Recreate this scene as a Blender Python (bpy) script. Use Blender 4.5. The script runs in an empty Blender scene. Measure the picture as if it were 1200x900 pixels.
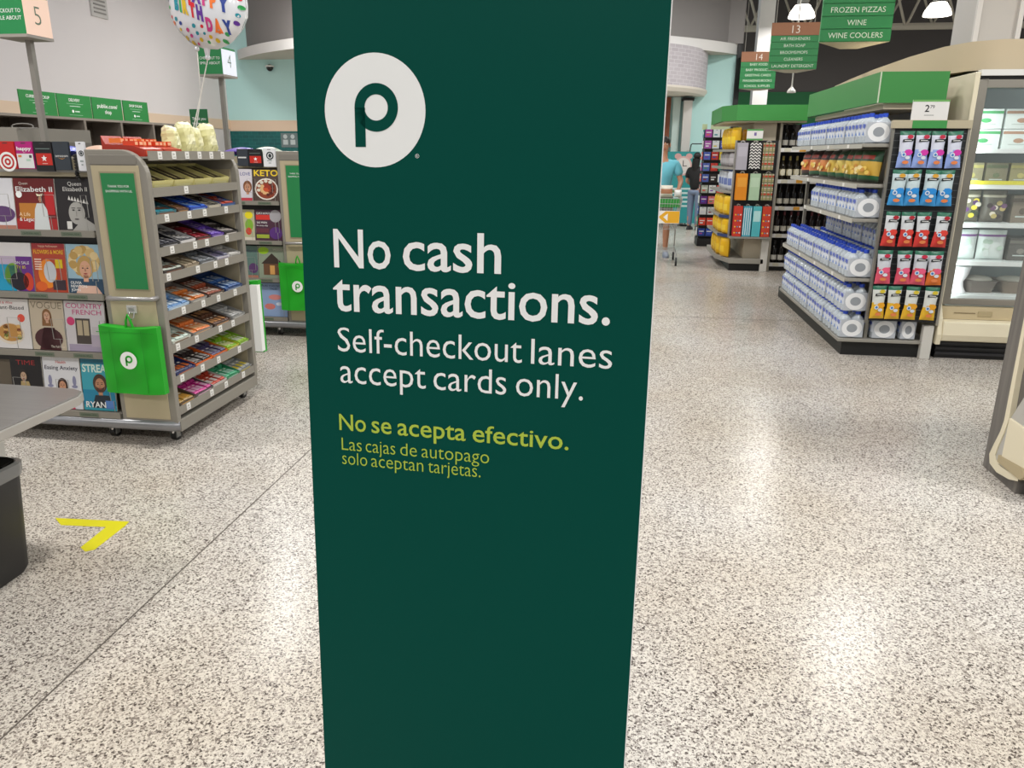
import bpy, bmesh, math, random
from mathutils import Vector, Matrix
random.seed(7)
PI = math.pi
SC = bpy.context.scene
COL = SC.collection

# ------------------------------------------------------------------ camera, world, lights, exposure
cam_data = bpy.data.cameras.new('camera')
cam = bpy.data.objects.new('camera', cam_data); COL.objects.link(cam); SC.camera = cam
cam_data.sensor_fit = 'HORIZONTAL'; cam_data.sensor_width = 36.0
cam_data.lens = 901.0 / 1200.0 * 36.0
cam_data.clip_start = 0.05; cam_data.clip_end = 200
PITCH, ROLL, YAW = math.atan(0.30), math.radians(0.4), math.radians(8.0)
fw = Vector((0, math.cos(PITCH), -math.sin(PITCH))); up = Vector((0, math.sin(PITCH), math.cos(PITCH))); rt = Vector((1, 0, 0))
r2 = rt * math.cos(ROLL) + up * math.sin(ROLL); u2 = up * math.cos(ROLL) - rt * math.sin(ROLL)
cm = Matrix((r2, u2, -fw)).transposed().to_4x4()
cam.matrix_world = Matrix.Translation((0, 0, 1.5)) @ Matrix.Rotation(YAW, 4, 'Z') @ cm

world = bpy.data.worlds.new('world'); SC.world = world; world.use_nodes = True
bgn = world.node_tree.nodes['Background']
bgn.inputs[0].default_value = (0.965, 0.985, 1.0, 1); bgn.inputs[1].default_value = 0.46
SC.view_settings.view_transform = 'Standard'; SC.view_settings.look = 'None'
SC.view_settings.exposure = 0.0; SC.view_settings.gamma = 1.0; SC.view_settings.use_curve_mapping = False
LAMP_POWER = 92.0

# ------------------------------------------------------------------ materials
def lin(h):
    h = h.lstrip('#'); c = [int(h[i:i+2], 16) / 255 for i in (0, 2, 4)]
    return tuple(x / 12.92 if x <= .04045 else ((x + .055) / 1.055) ** 2.4 for x in c) + (1,)
MATS = {}
def mat(h, rough=.5, metal=0., spec=.5, emit=0., alpha=1., trans=0., name=None):
    key = (h, rough, metal, spec, emit, alpha, trans)
    if key in MATS: return MATS[key]
    m = bpy.data.materials.new(name or 'paint_' + h.strip('#')); m.use_nodes = True
    b = m.node_tree.nodes['Principled BSDF']
    b.inputs['Base Color'].default_value = lin(h); b.inputs['Roughness'].default_value = rough
    b.inputs['Metallic'].default_value = metal; b.inputs['Specular IOR Level'].default_value = spec
    if emit: b.inputs['Emission Color'].default_value = lin(h); b.inputs['Emission Strength'].default_value = emit
    if alpha < 1: b.inputs['Alpha'].default_value = alpha
    if trans: b.inputs['Transmission Weight'].default_value = trans
    MATS[key] = m; return m
def nodes_of(m):
    nt = m.node_tree; return nt, nt.nodes, nt.links, nt.nodes['Principled BSDF']
def noisy(h1, h2, scale=(8, 8, 8), rough=.5, metal=0., detail=4, name='noisy', lo=.35, hi=.65):
    m = bpy.data.materials.new(name); m.use_nodes = True
    nt, N, L, b = nodes_of(m)
    tc = N.new('ShaderNodeTexCoord'); mp = N.new('ShaderNodeMapping'); mp.inputs['Scale'].default_value = scale
    nz = N.new('ShaderNodeTexNoise'); nz.inputs['Detail'].default_value = detail; nz.inputs['Scale'].default_value = 1
    cr = N.new('ShaderNodeValToRGB'); cr.color_ramp.elements[0].color = lin(h1); cr.color_ramp.elements[1].color = lin(h2)
    cr.color_ramp.elements[0].position = lo; cr.color_ramp.elements[1].position = hi
    L.new(tc.outputs['Object'], mp.inputs[0]); L.new(mp.outputs[0], nz.inputs['Vector']); L.new(nz.outputs[0], cr.inputs[0])
    L.new(cr.outputs[0], b.inputs['Base Color']); b.inputs['Roughness'].default_value = rough; b.inputs['Metallic'].default_value = metal
    return m
def terrazzo():
    m = bpy.data.materials.new('terrazzo'); m.use_nodes = True
    nt, N, L, b = nodes_of(m)
    tc = N.new('ShaderNodeTexCoord')
    def chips(scale, stops):
        v = N.new('ShaderNodeTexVoronoi'); v.inputs['Scale'].default_value = scale; v.feature = 'F1'
        L.new(tc.outputs['Object'], v.inputs['Vector'])
        s = N.new('ShaderNodeSeparateColor'); L.new(v.outputs['Color'], s.inputs[0])
        cr = N.new('ShaderNodeValToRGB'); cr.color_ramp.interpolation = 'CONSTANT'
        e = cr.color_ramp.elements
        while len(e) < len(stops): e.new(.5)
        for k, (p, c) in enumerate(stops): e[k].position = p; e[k].color = lin(c)
        L.new(s.outputs[0], cr.inputs[0])
        return v, s, cr
    v1, s1, c1 = chips(175, [(0, '58504c'), (.075, '867e78'), (.18, 'aaa39d'), (.37, 'cac4bc'), (.66, 'dad5cd')])
    v2, s2, c2 = chips(290, [(0, '45403d'), (.10, '7f7771'), (.20, 'cbc6c0')])
    # small dark chips of the finer layer sit between the large ones
    lt = N.new('ShaderNodeMath'); lt.operation = 'LESS_THAN'; lt.inputs[1].default_value = .20; L.new(s2.outputs[0], lt.inputs[0])
    d = N.new('ShaderNodeMath'); d.operation = 'LESS_THAN'; d.inputs[1].default_value = .42; L.new(v2.outputs['Distance'], d.inputs[0])
    mu = N.new('ShaderNodeMath'); mu.operation = 'MULTIPLY'; L.new(lt.outputs[0], mu.inputs[0]); L.new(d.outputs[0], mu.inputs[1])
    mx = N.new('ShaderNodeMix'); mx.data_type = 'RGBA'
    L.new(mu.outputs[0], mx.inputs[0]); L.new(c1.outputs[0], mx.inputs[6]); L.new(c2.outputs[0], mx.inputs[7])
    # broad slow variation of the stone
    nz = N.new('ShaderNodeTexNoise'); nz.inputs['Scale'].default_value = .9; L.new(tc.outputs['Object'], nz.inputs['Vector'])
    cr = N.new('ShaderNodeValToRGB'); cr.color_ramp.elements[0].color = lin('efe9e0'); cr.color_ramp.elements[1].color = lin('ffffff')
    cr.color_ramp.elements[0].position = .35; cr.color_ramp.elements[1].position = .65; L.new(nz.outputs[0], cr.inputs[0])
    m2 = N.new('ShaderNodeMix'); m2.data_type = 'RGBA'; m2.blend_type = 'MULTIPLY'; m2.inputs[0].default_value = 1
    L.new(mx.outputs[2], m2.inputs[6]); L.new(cr.outputs[0], m2.inputs[7]); L.new(m2.outputs[2], b.inputs['Base Color'])
    b.inputs['Roughness'].default_value = .25; b.inputs['Specular IOR Level'].default_value = .22
    return m
WHITE = mat('f2f2ef', .5); CREAM = mat('e6dcc0', .45); GREY = mat('8d8a83', .45); DARKGREY = mat('55524d', .5)
BLACK = mat('141414', .5); STEEL = mat('b4b2ad', .32, .85); CHROME = mat('d5d5d5', .18, 1.0)
RACK = mat('8f8a80', .42, .15); TAN = mat('b3a688', .5); TAN2 = mat('a79c82', .55); BROWN = mat('6b6152', .6)
GREEN = mat('1f7d45', .45); BAGGREEN = mat('17a11c', .5); LEAF = mat('3f9a3a', .5); HEADER = mat('3a8a40', .45); TAG = mat('e9e7e1', .5)
INK = mat('1c1c1c', .5); SKIN = mat('c58f70', .55)
GLASS = mat('eef6f4', .03, 0, .5, 0, .05); WATER = mat('e2ebf2', .12, 0, .6, 0, .66)
WOOD = noisy('5e5a56', '77726c', (30, 30, 1.2), .5, name='grey_wood')
DARKWOOD = noisy('3e352d', '574b40', (2, 40, 40), .55, name='brown_wood')
BRUSHED = noisy('85817e', '8c8884', (2, 90, 90), .28, .4, name='brushed_steel')

# ------------------------------------------------------------------ mesh builder
_TXT = {}
def text_geo(s, bold=0.0, spacing=1.0):
    k = (s, bold, spacing)
    if k in _TXT: return _TXT[k]
    cu = bpy.data.curves.new('t', 'FONT'); cu.body = s; cu.size = 1; cu.offset = bold; cu.resolution_u = 3; cu.space_character = spacing
    o = bpy.data.objects.new('t', cu); COL.objects.link(o)
    me = bpy.data.meshes.new_from_object(o.evaluated_get(bpy.context.evaluated_depsgraph_get()))
    vs = [(v.co.x, v.co.y) for v in me.vertices]; fs = [tuple(p.vertices) for p in me.polygons]
    bpy.data.objects.remove(o); bpy.data.curves.remove(cu); bpy.data.meshes.remove(me)
    xs = [v[0] for v in vs] or [0, 1]
    # cap height of the built-in font
    _TXT[k] = (vs, fs, min(xs), max(xs)); return _TXT[k]
CAP = None
def cap_height():
    global CAP
    if CAP is None: CAP = max(v[1] for v in text_geo('H')[0])
    return CAP

class MB:
    def __init__(self): self.v = []; self.f = []; self.mi = []; self.mats = []; self.T = Matrix.Identity(4)
    def idx(self, m):
        if m not in self.mats: self.mats.append(m)
        return self.mats.index(m)
    def add(self, vs, fs, m):
        b = len(self.v); i = self.idx(m) if not isinstance(m, list) else None
        self.v += [tuple(self.T @ Vector(p)) for p in vs]
        for k, q in enumerate(fs):
            self.f.append(tuple(b + a for a in q)); self.mi.append(i if i is not None else self.idx(m[k]))
        return self
    def box(self, x0, y0, z0, x1, y1, z1, m):
        vs = [(x, y, z) for x in (x0, x1) for y in (y0, y1) for z in (z0, z1)]
        return self.add(vs, [(0, 1, 3, 2), (4, 6, 7, 5), (0, 4, 5, 1), (2, 3, 7, 6), (0, 2, 6, 4), (1, 5, 7, 3)], m)
    def prism(self, poly, axis, a, b, m, mcap=None):
        # poly: 2D outline; axis: the extrusion axis, 'y': poly=(x,z), 'x': poly=(y,z), 'z': poly=(x,y)
        n = len(poly)
        P = {'y': lambda p, t: (p[0], t, p[1]), 'x': lambda p, t: (t, p[0], p[1]), 'z': lambda p, t: (p[0], p[1], t)}[axis]
        vs = [P(p, a) for p in poly] + [P(p, b) for p in poly]
        fs = [(i, (i + 1) % n, n + (i + 1) % n, n + i) for i in range(n)]
        self.add(vs, fs, m)
        return self.add(vs, [tuple(range(n))[::-1], tuple(range(n, 2 * n))], mcap or m)
    def cyl(self, p0, p1, r0, r1=None, m=None, n=12, caps=True):
        r1 = r0 if r1 is None else r1
        p0, p1 = Vector(p0), Vector(p1); d = (p1 - p0).normalized()
        a = d.orthogonal().normalized(); b = d.cross(a)
        vs = []
        for p, r in ((p0, r0), (p1, r1)):
            vs += [tuple(p + (a * math.cos(t) + b * math.sin(t)) * r) for t in (2 * PI * k / n for k in range(n))]
        fs = [(i, (i + 1) % n, n + (i + 1) % n, n + i) for i in range(n)]
        if caps: fs += [tuple(range(n))[::-1], tuple(range(n, 2 * n))]
        return self.add(vs, fs, m)
    def tube(self, pts, r, m, n=8):
        pts = [Vector(p) for p in pts]; vs = []; a = None
        for k, p in enumerate(pts):
            d = (pts[min(k + 1, len(pts) - 1)] - pts[max(k - 1, 0)]).normalized()
            a = d.orthogonal().normalized() if a is None else (a - d * a.dot(d)).normalized()
            b = d.cross(a); vs += [tuple(p + (a * math.cos(t) + b * math.sin(t)) * r) for t in (2 * PI * j / n for j in range(n))]
        fs = [(k * n + i, k * n + (i + 1) % n, (k + 1) * n + (i + 1) % n, (k + 1) * n + i) for k in range(len(pts) - 1) for i in range(n)]
        fs += [tuple(range(n))[::-1], tuple(range((len(pts) - 1) * n, len(pts) * n))]
        return self.add(vs, fs, m)
    def lathe(self, prof, c, m, n=20, sx=1, sy=1):
        # prof: (r, z); m a material or one per band
        vs = [(c[0] + r * sx * math.cos(2 * PI * k / n), c[1] + r * sy * math.sin(2 * PI * k / n), c[2] + z) for r, z in prof for k in range(n)]
        fs = []; ms = []
        for j in range(len(prof) - 1):
            for i in range(n):
                fs.append((j * n + i, j * n + (i + 1) % n, (j + 1) * n + (i + 1) % n, (j + 1) * n + i)); ms.append(m[j] if isinstance(m, list) else m)
        fs.append(tuple(range(n))[::-1]); ms.append(ms[0]); fs.append(tuple(range((len(prof) - 1) * n, len(prof) * n))); ms.append(ms[-2])
        return self.add(vs, fs, ms)
    def loft(self, rings, m, n=14, caps=True):
        # rings: (cx, cy, cz, rx, ry)
        vs = [(c[0] + c[3] * math.cos(2 * PI * k / n), c[1] + c[4] * math.sin(2 * PI * k / n), c[2]) for c in rings for k in range(n)]
        fs = [(j * n + i, j * n + (i + 1) % n, (j + 1) * n + (i + 1) % n, (j + 1) * n + i) for j in range(len(rings) - 1) for i in range(n)]
        if caps: fs += [tuple(range(n))[::-1], tuple(range((len(rings) - 1) * n, len(rings) * n))]
        return self.add(vs, fs, m)
    def ell(self, c, rx, ry, rz, m, nu=14, nv=9):
        prof = [(max(1e-4, math.sin(PI * j / nv)), -math.cos(PI * j / nv)) for j in range(nv + 1)]
        vs = [(c[0] + r * rx * math.cos(2 * PI * k / nu), c[1] + r * ry * math.sin(2 * PI * k / nu), c[2] + z * rz) for r, z in prof for k in range(nu)]
        fs = [(j * nu + i, j * nu + (i + 1) % nu, (j + 1) * nu + (i + 1) % nu, (j + 1) * nu + i) for j in range(nv) for i in range(nu)]
        return self.add(vs, fs, m)
    # flat printed things on a face: frame = (origin, xdir, ydir)
    def fpoly(self, fr, pts, m, off=.0006):
        o, x, y = [Vector(a) for a in fr]; nrm = x.cross(y)
        return self.add([tuple(o + x * a + y * b + nrm * off) for a, b in pts], [tuple(range(len(pts)))], m)
    def frect(self, fr, x0, y0, x1, y1, m, off=.0006): return self.fpoly(fr, [(x0, y0), (x1, y0), (x1, y1), (x0, y1)], m, off)
    def fell(self, fr, cx, cy, rx, ry, m, off=.0006, n=20): return self.fpoly(fr, [(cx + rx * math.cos(2 * PI * k / n), cy + ry * math.sin(2 * PI * k / n)) for k in range(n)], m, off)
    def fring(self, fr, cx, cy, R, r, m, off=.0006, n=24, sx=1.0):
        o, x, y = [Vector(a) for a in fr]; nrm = x.cross(y); vs = []
        for q in (R, r): vs += [tuple(o + x * (cx + sx * q * math.cos(2 * PI * k / n)) + y * (cy + q * math.sin(2 * PI * k / n)) + nrm * off) for k in range(n)]
        return self.add(vs, [(i, (i + 1) % n, n + (i + 1) % n, n + i) for i in range(n)], m)
    def text(self, fr, s, x, y, h, m, w=None, align='l', bold=0.0, off=.001, maxw=None, spacing=1.0):
        vs, fs, lo, hi = text_geo(s, bold, spacing)
        o, xd, yd = [Vector(a) for a in fr]; nrm = xd.cross(yd)
        sy = h / cap_height(); sx = sy if w is None else w / (hi - lo)
        if maxw and (hi - lo) * sx > maxw: sx = maxw / (hi - lo)
        W = (hi - lo) * sx; x0 = x - (W / 2 if align == 'c' else W if align == 'r' else 0)
        return self.add([tuple(o + xd * (x0 + (a - lo) * sx) + yd * (y + b * sy) + nrm * off) for a, b in vs], fs, m)
    def pillow(self, w, h, t, matfn, wf=None, nu=8, nv=12, p=.5, base=0.0):
        # a filled bag standing on z=base, front towards -y
        wf = wf or (lambda v: 1.0)
        for side in (-1, 1):
            vs = []; fs = []; ms = []
            for j in range(nv + 1):
                for i in range(nu + 1):
                    u, v = i / nu, j / nv
                    b = (max(0, math.sin(PI * u)) ** p) * (max(0, math.sin(PI * v)) ** p)
                    vs.append(((u - .5) * w * wf(v), side * t * b / 2, base + v * h))
            for j in range(nv):
                for i in range(nu):
                    q = (j * (nu + 1) + i, j * (nu + 1) + i + 1, (j + 1) * (nu + 1) + i + 1, (j + 1) * (nu + 1) + i)
                    fs.append(q if side < 0 else q[::-1]); ms.append(matfn((i + .5) / nu, (j + .5) / nv) if side < 0 else matfn(.02, (j + .5) / nv))
            self.add(vs, fs, ms)
        return self
    def build(self, name, parent=None, loc=(0, 0, 0), rotz=0, smooth=False, bevel=0, rot=None):
        me = bpy.data.meshes.new(name); me.from_pydata(self.v, [], self.f)
        for m in self.mats: me.materials.append(m)
        me.polygons.foreach_set('material_index', self.mi)
        bm = bmesh.new(); bm.from_mesh(me)
        if smooth or bevel: bmesh.ops.remove_doubles(bm, verts=bm.verts, dist=1e-6)
        if not getattr(self, 'flat', False): bmesh.ops.recalc_face_normals(bm, faces=bm.faces)
        bm.to_mesh(me); bm.free()
        if smooth:
            me.polygons.foreach_set('use_smooth', [True] * len(me.polygons))
            try: me.set_sharp_from_angle(angle=math.radians(40))
            except Exception: pass
        me.update()
        o = bpy.data.objects.new(name, me); COL.objects.link(o)
        o.location = loc; o.rotation_euler = rot or (0, 0, rotz)
        if parent is not None: o.parent = parent
        if bevel:
            b = o.modifiers.new('bevel', 'BEVEL'); b.width = bevel; b.segments = 2; b.limit_method = 'ANGLE'; b.angle_limit = math.radians(50)
        return o

def tag(o, label=None, cat=None, group=None, kind=None):
    if label: o['label'] = label
    if cat: o['category'] = cat
    if group: o['group'] = group
    if kind: o['kind'] = kind
    return o
def thing(name, label, cat, loc=(0, 0, 0), rotz=0, group=None, rot=None):
    o = bpy.data.objects.new(name, None); COL.objects.link(o); o.empty_display_size = .05
    o.location = loc; o.rotation_euler = rot or (0, 0, rotz)
    return tag(o, label, cat, group)
def kids(o): return [c for c in bpy.data.objects if c.parent == o]
_KIDS = {}
def dup(root, loc, label, rotz=None, rot=None, group=None):
    if root.name not in _KIDS:
        ch = kids(root); _KIDS[root.name] = [(c, kids(c)) for c in ch]
    r = root.copy(); COL.objects.link(r); r.location = loc
    if rotz is not None: r.rotation_euler = (0, 0, rotz)
    if rot is not None: r.rotation_euler = rot
    r['label'] = label
    if group: r['group'] = group
    for c, gs in _KIDS[root.name]:
        d = c.copy(); COL.objects.link(d); d.parent = r
        for g_ in gs:
            e = g_.copy(); COL.objects.link(e); e.parent = d
    return r
def struct(name, mb, bevel=0, smooth=False):
    return tag(mb.build(name, bevel=bevel, smooth=smooth), kind='structure')
ORD = ['first', 'second', 'third', 'fourth', 'fifth', 'sixth', 'seventh', 'eighth', 'ninth', 'tenth', 'eleventh', 'twelfth']
FRONT = lambda x, y, z: ((x, y, z), (1, 0, 0), (0, 0, 1))          # a face looking towards -y
def LEFTF(x, y, z): return ((x, y, z), (0, -1, 0), (0, 0, 1))       # looks towards -x
def RIGHTF(x, y, z): return ((x, y, z), (0, 1, 0), (0, 0, 1))       # looks towards +x

# ================================================================== SETTING
fl = MB(); fl.box(-12, -4, -.1, 15, 28, 0, terrazzo()); struct('floor', fl)
jm = mat('5f574f', .5)
j = MB(); j.box(-1.576, -2, 0, -1.570, 24, .0006, jm); struct('trim_1', j)
j = MB(); j.box(-8, 7.44, 0, 12, 7.452, .0006, jm); struct('trim_2', j)
j = MB(); j.box(1.2, -2, 0, 1.204, 3.4, .0006, mat('a89f94', .5)); struct('trim_3', j)
WALLGREY = noisy('e6dfdf', 'ebe5e5', (.4, .4, .4), .7, name='wall_grey')
TEAL = noisy('c2ebe8', 'c8f0ed', (.3, .3, .3), .7, name='wall_teal')
DTEAL = mat('14595a', .35)
w = MB(); w.box(-9.5, -4, 0, -9.3, 18, 7, WALLGREY); struct('wall_left', w)
w = MB(); w.box(-9.3, -4, 2.0, -9.28, 18, 2.21, mat('ecd2b8', .6)); struct('trim_4', w)
w = MB(); w.box(-9.5, 18, 0, 2.2, 18.2, 7, TEAL); struct('wall_back', w)
w = MB(); w.box(-9.28, 17.97, 1.96, -4, 18, 2.2, mat('ecd2b8', .6)); struct('trim_5', w)
def tilemat():
    m = bpy.data.materials.new('teal_tile'); m.use_nodes = True
    nt, N, L, b = nodes_of(m)
    tc = N.new('ShaderNodeTexCoord'); mp = N.new('ShaderNodeMapping'); mp.inputs['Rotation'].default_value = (PI / 2, 0, 0)
    br = N.new('ShaderNodeTexBrick'); br.inputs['Scale'].default_value = 3.2
    br.inputs['Color1'].default_value = lin('0f6663'); br.inputs['Color2'].default_value = lin('125a5a'); br.inputs['Mortar'].default_value = lin('2d7a78')
    br.inputs['Mortar Size'].default_value = .012
    L.new(tc.outputs['Object'], mp.inputs[0]); L.new(mp.outputs[0], br.inputs[0]); L.new(br.outputs[0], b.inputs['Base Color']); b.inputs['Roughness'].default_value = .3
    return m
w = MB(); w.box(-9.28, 17.96, 0, -4, 18, 1.955, tilemat()); struct('trim_6', w)
w = MB(); w.box(2.2, 17.9, 2.0, 2.30, 18.25, 3.72, BLACK); struct('trim_7', w)
DARKWALL = mat('645f5d', .8)
w = MB(); w.box(1.0, 27, 0, 15, 27.2, 7, DARKWALL); struct('wall_far', w)
w = MB(); w.box(1.0, 26.95, 2.2, 15, 27, 3.42, mat('1c7340', .6)); struct('trim_8', w)
w = MB(); w.box(2.2, 10.5, 6.8, 15, 28, 7, mat('2b2928', .9)); struct('ceiling', w)

# curved soffit in front of the back wall: a fascia ring with flat underside, and the tall grey drum above it
def arc_slab(cx, cy, R, ymax, z0, z1, m, n=64, munder=None):
    hw = math.sqrt(R * R - (cy - ymax) ** 2); a0 = math.asin(hw / R)
    poly = [(cx + R * math.sin(-a0 + 2 * a0 * k / n), cy - R * math.cos(-a0 + 2 * a0 * k / n)) for k in range(n + 1)]
    mb = MB(); mb.prism(poly, 'z', z0, z1, m, munder); return mb
struct('ceiling_soffit', arc_slab(-3.35, 22.5, 7.18, 18.0, 3.52, 3.72, mat('e9e7e4', .6), munder=mat('c9c2b6', .7)))
struct('wall_drum', arc_slab(-3.30, 22.5, 7.03, 18.0, 3.72, 7.0, mat('8f8b89', .7)))
w = MB(); w.box(1.75, 17.86, 3.72, 2.30, 18.25, 7, mat('8f8b89', .7)); struct('trim_12', w)
# smaller drum with scale-pattern wall covering hanging below the soffit
def scalemat():
    m = bpy.data.materials.new('drum_pattern'); m.use_nodes = True
    nt, N, L, b = nodes_of(m)
    tc = N.new('ShaderNodeTexCoord'); mp = N.new('ShaderNodeMapping'); mp.inputs['Rotation'].default_value = (PI / 2, 0, 0)
    br = N.new('ShaderNodeTexBrick'); br.inputs['Scale'].default_value = 3.6; br.inputs['Mortar Size'].default_value = .022; br.offset = .5
    br.inputs['Color1'].default_value = lin('bcb5bb'); br.inputs['Color2'].default_value = lin('c6c0c5'); br.inputs['Mortar'].default_value = lin('d3cfd3')
    L.new(tc.outputs['Object'], mp.inputs[0]); L.new(mp.outputs[0], br.inputs[0]); L.new(br.outputs[0], b.inputs['Base Color']); b.inputs['Roughness'].default_value = .7
    return m
d = MB(); d.lathe([(2.42, 0), (2.42, .74)], (-.80, 16.9 + 1.2, 2.80), scalemat(), n=72); struct('ceiling_drum', d)
d = MB(); d.lathe([(1.6, -.02), (2.40, -.02), (2.45, .05), (2.45, .09), (1.6, .09)], (-.80, 18.1, 2.71), mat('e3dcd0', .6), n=72); struct('trim_9', d)
d = MB(); d.box(.62, 17.93, 1.80, .90, 17.99, 2.68, mat('8a4a2c', .5)); d.box(.60, 17.92, .0, .66, 17.99, 1.80, DARKGREY); d.box(.84, 17.92, 0, .90, 17.99, 1.80, DARKGREY); d.box(.60, 17.92, 1.76, .90, 17.99, 1.82, DARKGREY)
d.box(.66, 17.95, .05, .84, 17.99, 1.76, mat('b9b7bd', .3)); struct('door_1', d)
d = MB(); d.box(.95, 17.85, 0, 1.10, 17.99, 2.68, mat('cfe3df', .5)); struct('trim_10', d)
d = MB(); d.box(1.16, 17.70, 0, 1.34, 17.99, 2.60, mat('dbd8d4', .5)); d.box(1.13, 17.68, 2.60, 1.37, 17.99, 2.66, BLACK); struct('trim_11', d)
# white square posts and far columns
d = MB(); d.box(3.15, 21.8, 0, 3.52, 22.2, 6.8, mat('e4e1de', .5)); struct('column_1', d)
d = MB(); d.box(4.48, 11.9, 0, 5.06, 12.6, 6.8, mat('b9b5b0', .55)); d.box(4.48, 11.85, 0, 4.54, 11.9, 6.8, mat('cfccc8', .55)); d.box(5.00, 11.85, 0, 5.06, 11.9, 6.8, mat('cfccc8', .55)); struct('column_2', d)
TR = mat('cfc7b6', .6)
for k, (ty, tz) in enumerate(((24.0, 4.78), (25.8, 5.1))):
    d = MB()
    d.box(2.2, ty - .05, tz, 15, ty + .05, tz + .10, TR); d.box(2.2, ty - .05, 6.5, 15, ty + .05, 6.6, TR)
    n = 10; s = 12.8 / n
    for i in range(n):
        xa = 2.2 + i * s
        d.cyl((xa, ty, tz + .05), (xa + s / 2, ty, 6.55), .035, None, TR, 6); d.cyl((xa + s / 2, ty, 6.55), (xa + s, ty, tz + .05), .035, None, TR, 6)
    struct('beam_%d' % (k + 1), d)
# beige bulkhead above the freezer run, left end rounded towards the back
BULK = mat('cdbb9c', .6)
poly = [(2.62, 6.36), (9, 6.36), (9, 11.0), (2.56, 11.0), (2.44, 10.3), (2.38, 9.4), (2.33, 8.4), (2.32, 7.4), (2.36, 6.75), (2.45, 6.48)]
d = MB(); d.prism(poly, 'z', 2.10, 2.30, BULK); struct('ceiling_bulkhead', d, smooth=True)

# vent, camera dome, small sign on the walls
d = MB(); d.box(-9.30, 13.42, 3.74, -9.27, 13.86, 4.4, mat('cac6c3', .6))
for i in range(9): d.box(-9.27, 13.48, 3.80 + i * .065, -9.262, 13.80, 3.825 + i * .065, mat('8f8b88', .6))
tag(d.build('wall_vent'), 'grey louvred vent high on the pale grey wall', 'vent')
t = thing('security_camera', 'black dome security camera on the teal wall under the soffit', 'camera', (-8.16, 17.99, 3.25))
d = MB(); d.lathe([(.10, 0), (.10, .03), (.02, .04)], (0, -.06, .10), WHITE, 18); d.build('mount', t)
d = MB(); d.ell((0, -.06, .085), .075, .075, .075, mat('0d0d0d', .1)); d.build('dome', t, smooth=True)
d = MB(); fr = FRONT(-8.02, 17.95, 1.62)
d.box(-8.03, 17.95, 1.60, -7.58, 17.96, 1.92, mat('6f7f80', .4)); d.fell(fr, .10, .22, .05, .05, mat('c3cccc'), ); d.fell(fr, .28, .22, .05, .05, mat('c3cccc')); d.frect(fr, .04, .04, .16, .15, mat('c3cccc')); d.frect(fr, .22, .04, .34, .15, mat('c3cccc'))
tag(d.build('restroom_sign'), 'small grey pictogram sign on the dark teal tile band', 'sign')

# ================================================================== LAMPS
def make_lamp(loc, label):
    t = thing('pendant_lamp', label, 'lamp', loc, 0, 'high bay lamps over the sales floor')
    d = MB(); d.cyl((0, 0, .45), (0, 0, 6.8 - loc[2]), .012, None, mat('8e8a86', .5), 6); d.build('cable', t)
    d = MB(); d.lathe([(.06, .46), (.13, .44), (.13, .30), (.16, .27)], (0, 0, 0), mat('b5b3ae', .4, .5), 20); d.build('housing', t, smooth=True)
    d = MB(); d.lathe([(.30, 0), (.30, .03), (.27, .12), (.17, .27)], (0, 0, 0), mat('fff6e8', .4, 0, .5, 6.0), 24); d.build('lamp_shade', t, smooth=True)
    l = bpy.data.lights.new('lamp_light', 'AREA'); l.shape = 'DISK'; l.size = .55; l.energy = LAMP_POWER; l.color = (1, .985, .955)
    lo = bpy.data.objects.new('lamp_light', l); COL.objects.link(lo); lo.parent = t; lo.location = (0, 0, -.02)
    return t
lamp0 = None
for ly, xs in ((-3.0, (-4.5, -.8, 3.0, 6.7)), (3.0, (-4.5, -.8, 3.0, 6.7)), (8.9, (-4.53, -.8, 3.0, 6.7)), (14.8, (-6.2, -.8, 2.95, 6.7)), (20.7, (3.95, 6.97))):
    for lx in xs:
        lab = 'white glowing bell lamp hanging before the dark trusses, beside the grey column' if (lx, ly) == (6.97, 20.7) else \
              'white glowing bell lamp hanging just above the aisle 13 sign' if (lx, ly) == (3.95, 20.7) else 'white bell lamp hanging over the floor, out of view'
        if lamp0 is None: lamp0 = make_lamp((lx, ly, 4.62), lab)
        else: dup(lamp0, (lx, ly, 4.62), lab)

# ================================================================== NO-CASH SIGN
SIGNG = mat('00453b', .38, 0, .08); SIGNW = mat('e9e9e7', .45); LIME = mat('a9bd3b', .45)
rtv = Vector((.9966, -.0823, 0)).normalized(); upv = Vector((.0019, .057, .9984)).normalized(); bk = upv.cross(rtv).normalized()
sg = thing('floor_sign', 'tall dark green standing sign saying no cash transactions, in the middle of the picture', 'sign', (-.2347, 1.0813, 0))
sg.rotation_euler = Matrix((rtv, bk, upv)).transposed().to_euler()
d = MB(); d.box(-.279, 0, .004, .279, .016, 1.86, SIGNW); d.build('board', sg, bevel=.002)
d = MB(); d.box(-.278, -.0015, .005, .278, 0, 1.859, SIGNG); d.build('front_panel', sg)
fr = FRONT(0, -.0015, 0)
d = MB(); d.fell(fr, -.150, 1.562, .0805, .0815, SIGNW, n=64)
d.fring(fr, -.147, 1.5667, .0346, .0186, SIGNG, .0012, 48); d.frect(fr, -.1816, 1.5100, -.1648, 1.5667, SIGNG, .0012)
d.flat = True; d.build('logo', sg)['label'] = 'white round logo'
d = MB(); d.fring(fr, -.083, 1.4975, .0031, .0026, SIGNW, .001, 20); d.text(fr, 'R', -.083, 1.4957, .0034, SIGNW, align='c'); d.flat = True; d.build('registered_mark', sg)
def tall_x(mb_v, y0, h, k=1.10):       # the sign's typeface has a taller x-height than the built-in one
    xh = .655 * h; out = []
    for (x, y, z) in mb_v:
        t_ = z - y0
        t_ = t_ * k if 0 < t_ <= xh else (xh * k + (t_ - xh) * (1.02 * h - xh * k) / (h - xh) if t_ > xh else t_)
        out.append((x, y, y0 + t_))
    return out
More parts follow.
